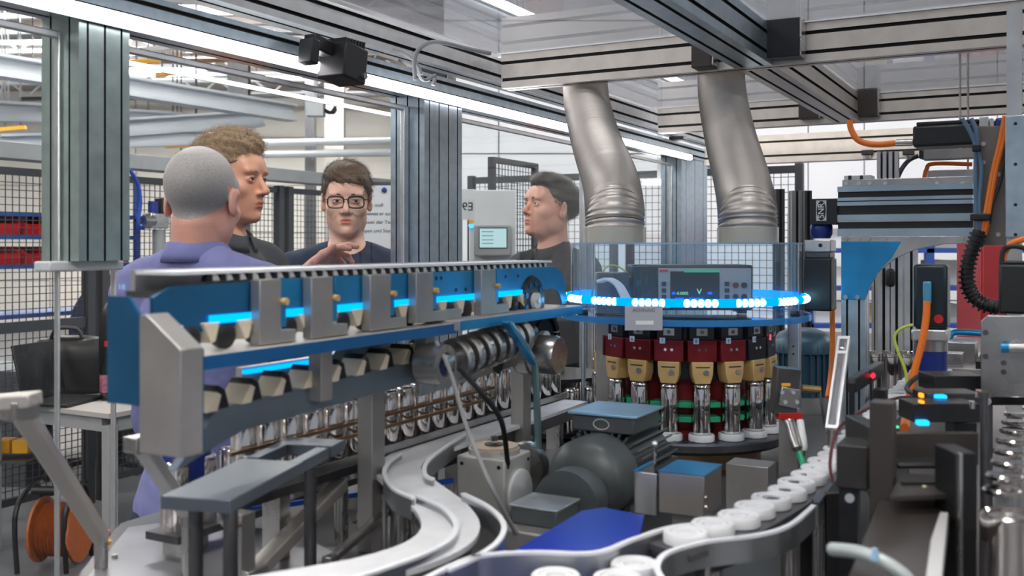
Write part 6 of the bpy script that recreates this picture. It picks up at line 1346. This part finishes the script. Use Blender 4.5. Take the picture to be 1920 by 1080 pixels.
    for s in (-1, 1):
        c = hp_((s*.0315, -.0765, .003)); fw = Hd @ np.array([hair.get('gaze', 0)*.5, -1, -.05]); fw /= np.linalg.norm(fw)
        o = Vector((ox, oy, 0)); e = MB().sphere(Vector(c)+o, .0118*hs, 18, 12).build('eye', EW, T); a = Vector(c)+o; fv = Vector(fw)
        MB().lathe([(.0056*hs, 0), (.004*hs, .8), (0, 1)], a+fv*.0104*hs, a+fv*.0122*hs, 16).build('iris', IR, e); MB().lathe([(.0026*hs, 0), (0, 1)], a+fv*.0121*hs, a+fv*.01235*hs, 12).build('pupil', PU, e)
        pts = [Vector(hp_((s*x, y, z)))+o for x, y, z in ((.014, -.0935, .0225), (.024, -.0945, .0255), (.036, -.0900, .0255), (.046, -.0815, .0205))]
        MB().tube(smooth_path(pts, 4),   .0028, 6, rs=[.0018+.0020*math.sin(math.pi*min(1, i/12*1.0)) for i in range(13)]).build('eyebrow', hair['mat'], T)
        pts = [Vector(hp_((s*(.0315+.0142*math.cos(q)), -.0905+.0045*(math.cos(q))**2, .0035+.0052*math.sin(q))))+o for q in [math.pi*i/8 for i in range(9)]]
        MB().tube(pts, .0009, 5).build('lashes', hair['mat'], T)
    # hair
    if hair.get('shell'):
        g = Field(axis(hc[0]-.125, hc[0]+.125, [(-9, 9)], .0028, .01), axis(hc[1]-.145, hc[1]+.145, [(-9, 9)], .0028, .01), axis(H0-.10, H0+.165, [(-9, 9)], .0028, .01))
        for c, r in hair['shell']: g.ell(hp_(c), [q*hs for q in r], Hd, .02)
        X, Y, Z = np.meshgrid(*g.ax, indexing='ij'); Q = (np.stack([X, Y, Z], -1)-hc) @ Hd/hs
        fr = hair.get('freq', 260); am = hair.get('amp', .0018)
        nz = (np.sin(Q[..., 0]*fr+3*np.sin(Q[..., 1]*60))*np.sin(Q[..., 1]*fr*.55+2*np.sin(Q[..., 2]*70))+.7*np.sin(Q[..., 2]*fr*.7+Q[..., 0]*120))*am
        g.D += nz.astype(np.float32)
        cut = hair.get('line', .012)-(Q[..., 2]+hair.get('slope', .66)*Q[..., 1]); side = np.maximum(-(Q[..., 2]+.055), 0)*4
        sb = np.where((np.abs(Q[..., 0]) > .058) & (Q[..., 1] > -.03) & (Q[..., 1] < -.004), .028, 0)
        fringe = hair.get('fringe'); 
        if fringe is not None: sb = sb+np.where((Q[..., 1] < -.05), fringe(Q[..., 0], Q[..., 2]), 0)
        g.D = np.maximum(g.D, (cut-sb+side+nz*2).astype(np.float32)); V2, F2 = g.mesh(); hb = mobj('hair', V2, F2, [hair['mat']], T)
        # strands
        nv = np.zeros_like(V2); a, b, c = V2[F2[:, 0]], V2[F2[:, 1]], V2[F2[:, 2]]; fn = np.cross(b-a, c-a)
        for q in range(4): np.add.at(nv, F2[:, q], fn)
        nv /= np.linalg.norm(nv, axis=1, keepdims=True)+1e-9; rng = np.random.RandomState(3); q0 = (V2-hc) @ Hd
        cand = np.nonzero(((V2-hc-Hd @ np.array([0, .02, .035])) * nv).sum(1) > .03)[0]; pick = rng.choice(cand, min(hair.get('n', 3500), len(cand)), False)
        comb = Hd @ np.array(hair.get('comb', (.3, -.2, -.6))); SV = []; SF = []; ln = hair.get('len', .016); curl = hair.get('curl', .25)
        for i in pick:
            p = V2[i].copy(); n = nv[i]; d = comb+rng.randn(3)*curl; d = d-n*(d@n); d /= np.linalg.norm(d)+1e-9; w = np.cross(n, d)*.0006; L_ = ln*(.6+.8*rng.rand()); b0 = len(SV)
            for j in range(4):
                t = j/3; pp = p+d*L_*t+n*(hair.get('lift', .0035)*math.sin(t*2.2))+w*0; ww = w*(1-.8*t); SV += [pp-ww, pp+ww]
                if curl > .5: d = d+np.cross(n, d)*.9*(1 if i % 2 else -1); d /= np.linalg.norm(d)
            SF += [(b0+2*j, b0+2*j+1, b0+2*j+3, b0+2*j+2) for j in range(3)]
        mobj('hair_strands', np.array(SV), np.array(SF), [hair['mat2']], T, 'stuff')['kind'] = 'stuff'
    # shirt
    fh2 = [(w[0]-.1, w[0]+.05) for w in fh]
    zlo = H-.86; g = Field(axis(-.42, .62 if fh else .42, [(-9, 9)], .0075, .01), axis(-.42, .48, [(-9, 9)], .0075, .01), axis(zlo-.02, H-.06, [(-9, 9)], .0075, .01)); trunk(g, .012)
    for s in (-1, 1):
        sh, el, wr = jn[s][:3]
        if long_sleeve: g.cap(sh, el, .060, .051, .03); g.cap(el, el+(wr-el)*.86, .051, .038, .025)
        else: g.cap(sh, sh+(el-sh)*.62, .060, .056, .03)
    X, Y, Z = np.meshgrid(*g.ax, indexing='ij', sparse=True); g.D += (.0022*np.sin(X*70+Z*45)*np.sin(Z*38+Y*50)).astype(np.float32)
    g.cap(nb, bp((0, .02, H-.25)), .068, .078, .03); ncy = bp((0, -.008, H-(.098 if collar else .12))); g.ell(ncy, (.070, .074, .056 if collar else .080), B, .006, 'sub'); g.D = np.maximum(g.D, (zlo+.012*np.sin(X*30)-Z+X*0+Y*0).astype(np.float32)); V3, F3 = g.mesh(); mobj(name_shirt, V3, F3, [shirt], T)
    if collar:
        pr_ = []; n = 40; cv = []; cf = []
        pf = [(.064, .022), (.066, .030), (.070, .028), (.080, .002), (.084, -.016), (.080, -.016), (.068, .012)]
        for i in range(n):
            a = 2*math.pi*i/n; fy = -math.sin(a)
            op = 0
            for r_, z in pf:
                drop = .030*max(0, -math.sin(a)) if True else 0
                cv.append(bp((r_*1.02*math.cos(a), .012+r_*1.05*math.sin(a), H-.158+z-drop)))
        m = len(pf)
        for i in range(n):
            if i in (29, 30): continue
            for j in range(m): a0 = i*m+j; a1 = i*m+(j+1) % m; b0 = ((i+1) % n)*m+j; b1 = ((i+1) % n)*m+(j+1) % m; cf.append((a0, b0, b1, a1))
        mobj('collar', np.array(cv), np.array(cf), [collar], T)
    # trousers and shoes
    g = Field(axis(-.3, .3, [(-9, 9)], .009, .01), axis(-.3, .3, [(-9, 9)], .009, .01), axis(.03, H-.60, [(-9, 9)], .009, .01)); g.ell(bp((0, .01, H-.78)), (.168, .125, .15), B, .04)
    for s in (-1, 1): hp0, kn, an = jn[s][3:]; g.cap(hp0, kn, .098, .07, .03); g.cap(kn, an, .07, .058, .03)
    V4, F4 = g.mesh(); mobj('trousers', V4, F4, [trousers], T)
    for s in (-1, 1):
        g = Field(axis(-.4, .4, [(-9, 9)], .006, .01), axis(-.4, .4, [(-9, 9)], .006, .01), axis(-.005, .16, [(-9, 9)], .006, .01)); an = jn[s][5]; g.cap(an-bp((0, 0, .02)), bp((s*.12, -.14, .038)), .052, .040, .03); X, Y, Z = np.meshgrid(*g.ax, indexing='ij', sparse=True); g.D = np.maximum(g.D, (.002-Z+X*0+Y*0).astype(np.float32)); V5, F5 = g.mesh(); mobj('shoe', V5, F5, [BLACK], T)
    if glasses:
        o = Vector((ox, oy, 0)); fm = BLACK; G = None; m = MB()
        for s in (-1, 1):
            pts = [Vector(hp_((s*(.0335+.0265*(abs(math.cos(q))**.55)*(1 if math.cos(q) > 0 else -1)), -.107+.006*(abs(math.cos(q))), -.001+.0195*(abs(math.sin(q))**.6)*(1 if math.sin(q) > 0 else -1))))+o for q in [2*math.pi*i/28 for i in range(28)]]
            fr_ = MB().tube(pts, .0026, 7, closed=True).build('glasses_rim', fm, T)
            MB().tube([Vector(hp_((s*.060, -.099, .008)))+o, Vector(hp_((s*.074, -.085, .008)))+o, Vector(hp_((s*.079, -.02, .004)))+o, Vector(hp_((s*.081, .02, -.004)))+o], .0016, 6).build('glasses_temple', fm, T)
            MB().add(pts, [tuple(range(28))]).build('lens', glassm('lens glass', (.97, .98, 1), .8), fr_, flat=True)
        MB().tube([Vector(hp_((-.008, -.107, .006)))+o, Vector(hp_((0, -.110, .009)))+o, Vector(hp_((.008, -.107, .006)))+o], .0017, 6).build('glasses_bridge', fm, T)
    return T
CL = lambda n, c, r=.85: mt(n, c, 0, r, .12, 30, .25, 700)
def hm(n, c): return mt(n, c, 0, .5, .35, 70, stretch=(1, 1, .3)), mt(n+' strands', tuple(q*1.25 for q in c), 0, .45)
h1a, h1b = hm('grey hair', (.42, .40, .39)); h2a, h2b = hm('sandy hair', (.30, .20, .12)); h3a, h3b = hm('brown hair', (.12, .072, .045)); h4a, h4b = hm('dark hair', (.035, .026, .022))
def pos(px, D): return ((px-960)/FPX*D, D)
def zpx(py, D): return CAMZ+(HOR-py)/FPX*D
# 1: grey-haired man from behind
D1 = 2.32; x1, y1 = pos(381, D1); Hh = zpx(378, D1)
def rel(px, py, D, o): p = at(px, py, D); return (p[0]-o[0], p[1]-o[1], p[2])
o1 = (x1, y1)
hair1 = dict(mat=h1a, mat2=h1b, shell=None)
person('man with short grey hair in a lavender blue shirt seen from behind, hand raised', (x1, y1), Hh, 154, 174, 4, 0, ('rosy skin', (.74, .36, .28)), hair1, CL('lavender shirt', (.20, .20, .42)), CL('dark trousers', (.02, .025, .05)), {-1: dict(elbow=rel(560, 655, 2.42, o1), wrist=rel(566, 520, 2.44, o1), dir=(.70, .05, .62), normal=(-.45, .25, .85), thumb=(.1, -.95, -.1), curls=[(18, 22, 14), (14, 22, 16), (26, 40, 28), (34, 50, 30)]), 1: dict(elbow=(-.17, .17, Hh-.54), wrist=(.03, .36, Hh-.50), dir=(.9, .3, .05), normal=(.1, -.4, .9), thumb=(0, -.2, 1), curls=[(20, 30, 20)]*4)}, collar=CL('lavender collar', (.17, .17, .38)), long_sleeve=True, hs=1.02, dh=.035, stubble=mt('cropped grey hair', (.40, .36, .35), 0, .6, .18, 260, .5, 900))
# 2: curly man in profile
D2 = 2.85; x2, y2 = pos(432, D2)
person('man with curly sandy hair in a dark jacket, in profile facing right', (x2, y2), zpx(340, D2), 70, 74, 0, 0, ('tanned skin', (.70, .34, .22)), dict(mat=h2a, mat2=h2b, shell=[((0, .018, .056), (.084, .100, .082)), ((0, -.05, .098), (.058, .042, .035)), ((0, .0, .11), (.065, .07, .035))], freq=330, amp=.0032, n=5000, len=.014, curl=.9, lift=.009, line=.022, slope=.62, iris=(.10, .12, .13)), CL('anthracite jacket', (.045, .048, .058)), CL('dark trousers', (.02, .025, .05)), {}, collar=CL('anthracite collar', (.04, .042, .05)), long_sleeve=True, name_shirt='jacket', hs=1.03)
# 3: man with glasses
D3 = 3.42; x3, y3 = pos(650, D3)
fr3 = lambda x, z: np.where(x > -.035, .030+.25*np.clip(x+.02, 0, .05), 0)
person('young man with brown hair, black glasses and navy t-shirt, facing the camera', (x3, y3), zpx(377, D3), 6, 8, 4, 0, ('fair skin', (.80, .47, .36)), dict(mat=h3a, mat2=h3b, shell=[((0, .016, .050), (.083, .101, .086)), ((.006, -.055, .080), (.062, .040, .036)), ((0, -.01, .098), (.068, .075, .04))], freq=300, amp=.0012, n=4500, len=.030, comb=(.55, -.35, -.25), curl=.15, lift=.004, line=.020, slope=.66, fringe=fr3, gaze=.35), CL('navy t-shirt', (.010, .018, .050)), CL('dark trousers', (.02, .025, .05)), {}, glasses=True, name_shirt='t_shirt')
# 4: dark-haired man looking up left
D4 = 3.92; x4, y4 = pos(1030, D4)
person('man with dark slicked hair in a black polo shirt, looking up to the left', (x4, y4), zpx(392, D4), -50, -58, -10, 0, ('warm skin', (.70, .36, .27)), dict(mat=h4a, mat2=h4b, shell=[((0, .024, .046), (.081, .102, .088)), ((0, .075, .03), (.062, .05, .055)), ((0, -.015, .098), (.068, .080, .040))], freq=280, amp=.001, n=4500, len=.030, comb=(0, .8, .1), curl=.12, lift=.003, line=.010, slope=.66, gaze=-.3), CL('black polo', (.014, .015, .022)), CL('dark trousers', (.02, .025, .05)), {}, collar=CL('black collar', (.012, .013, .018)), name_shirt='polo_shirt', hs=1.02)
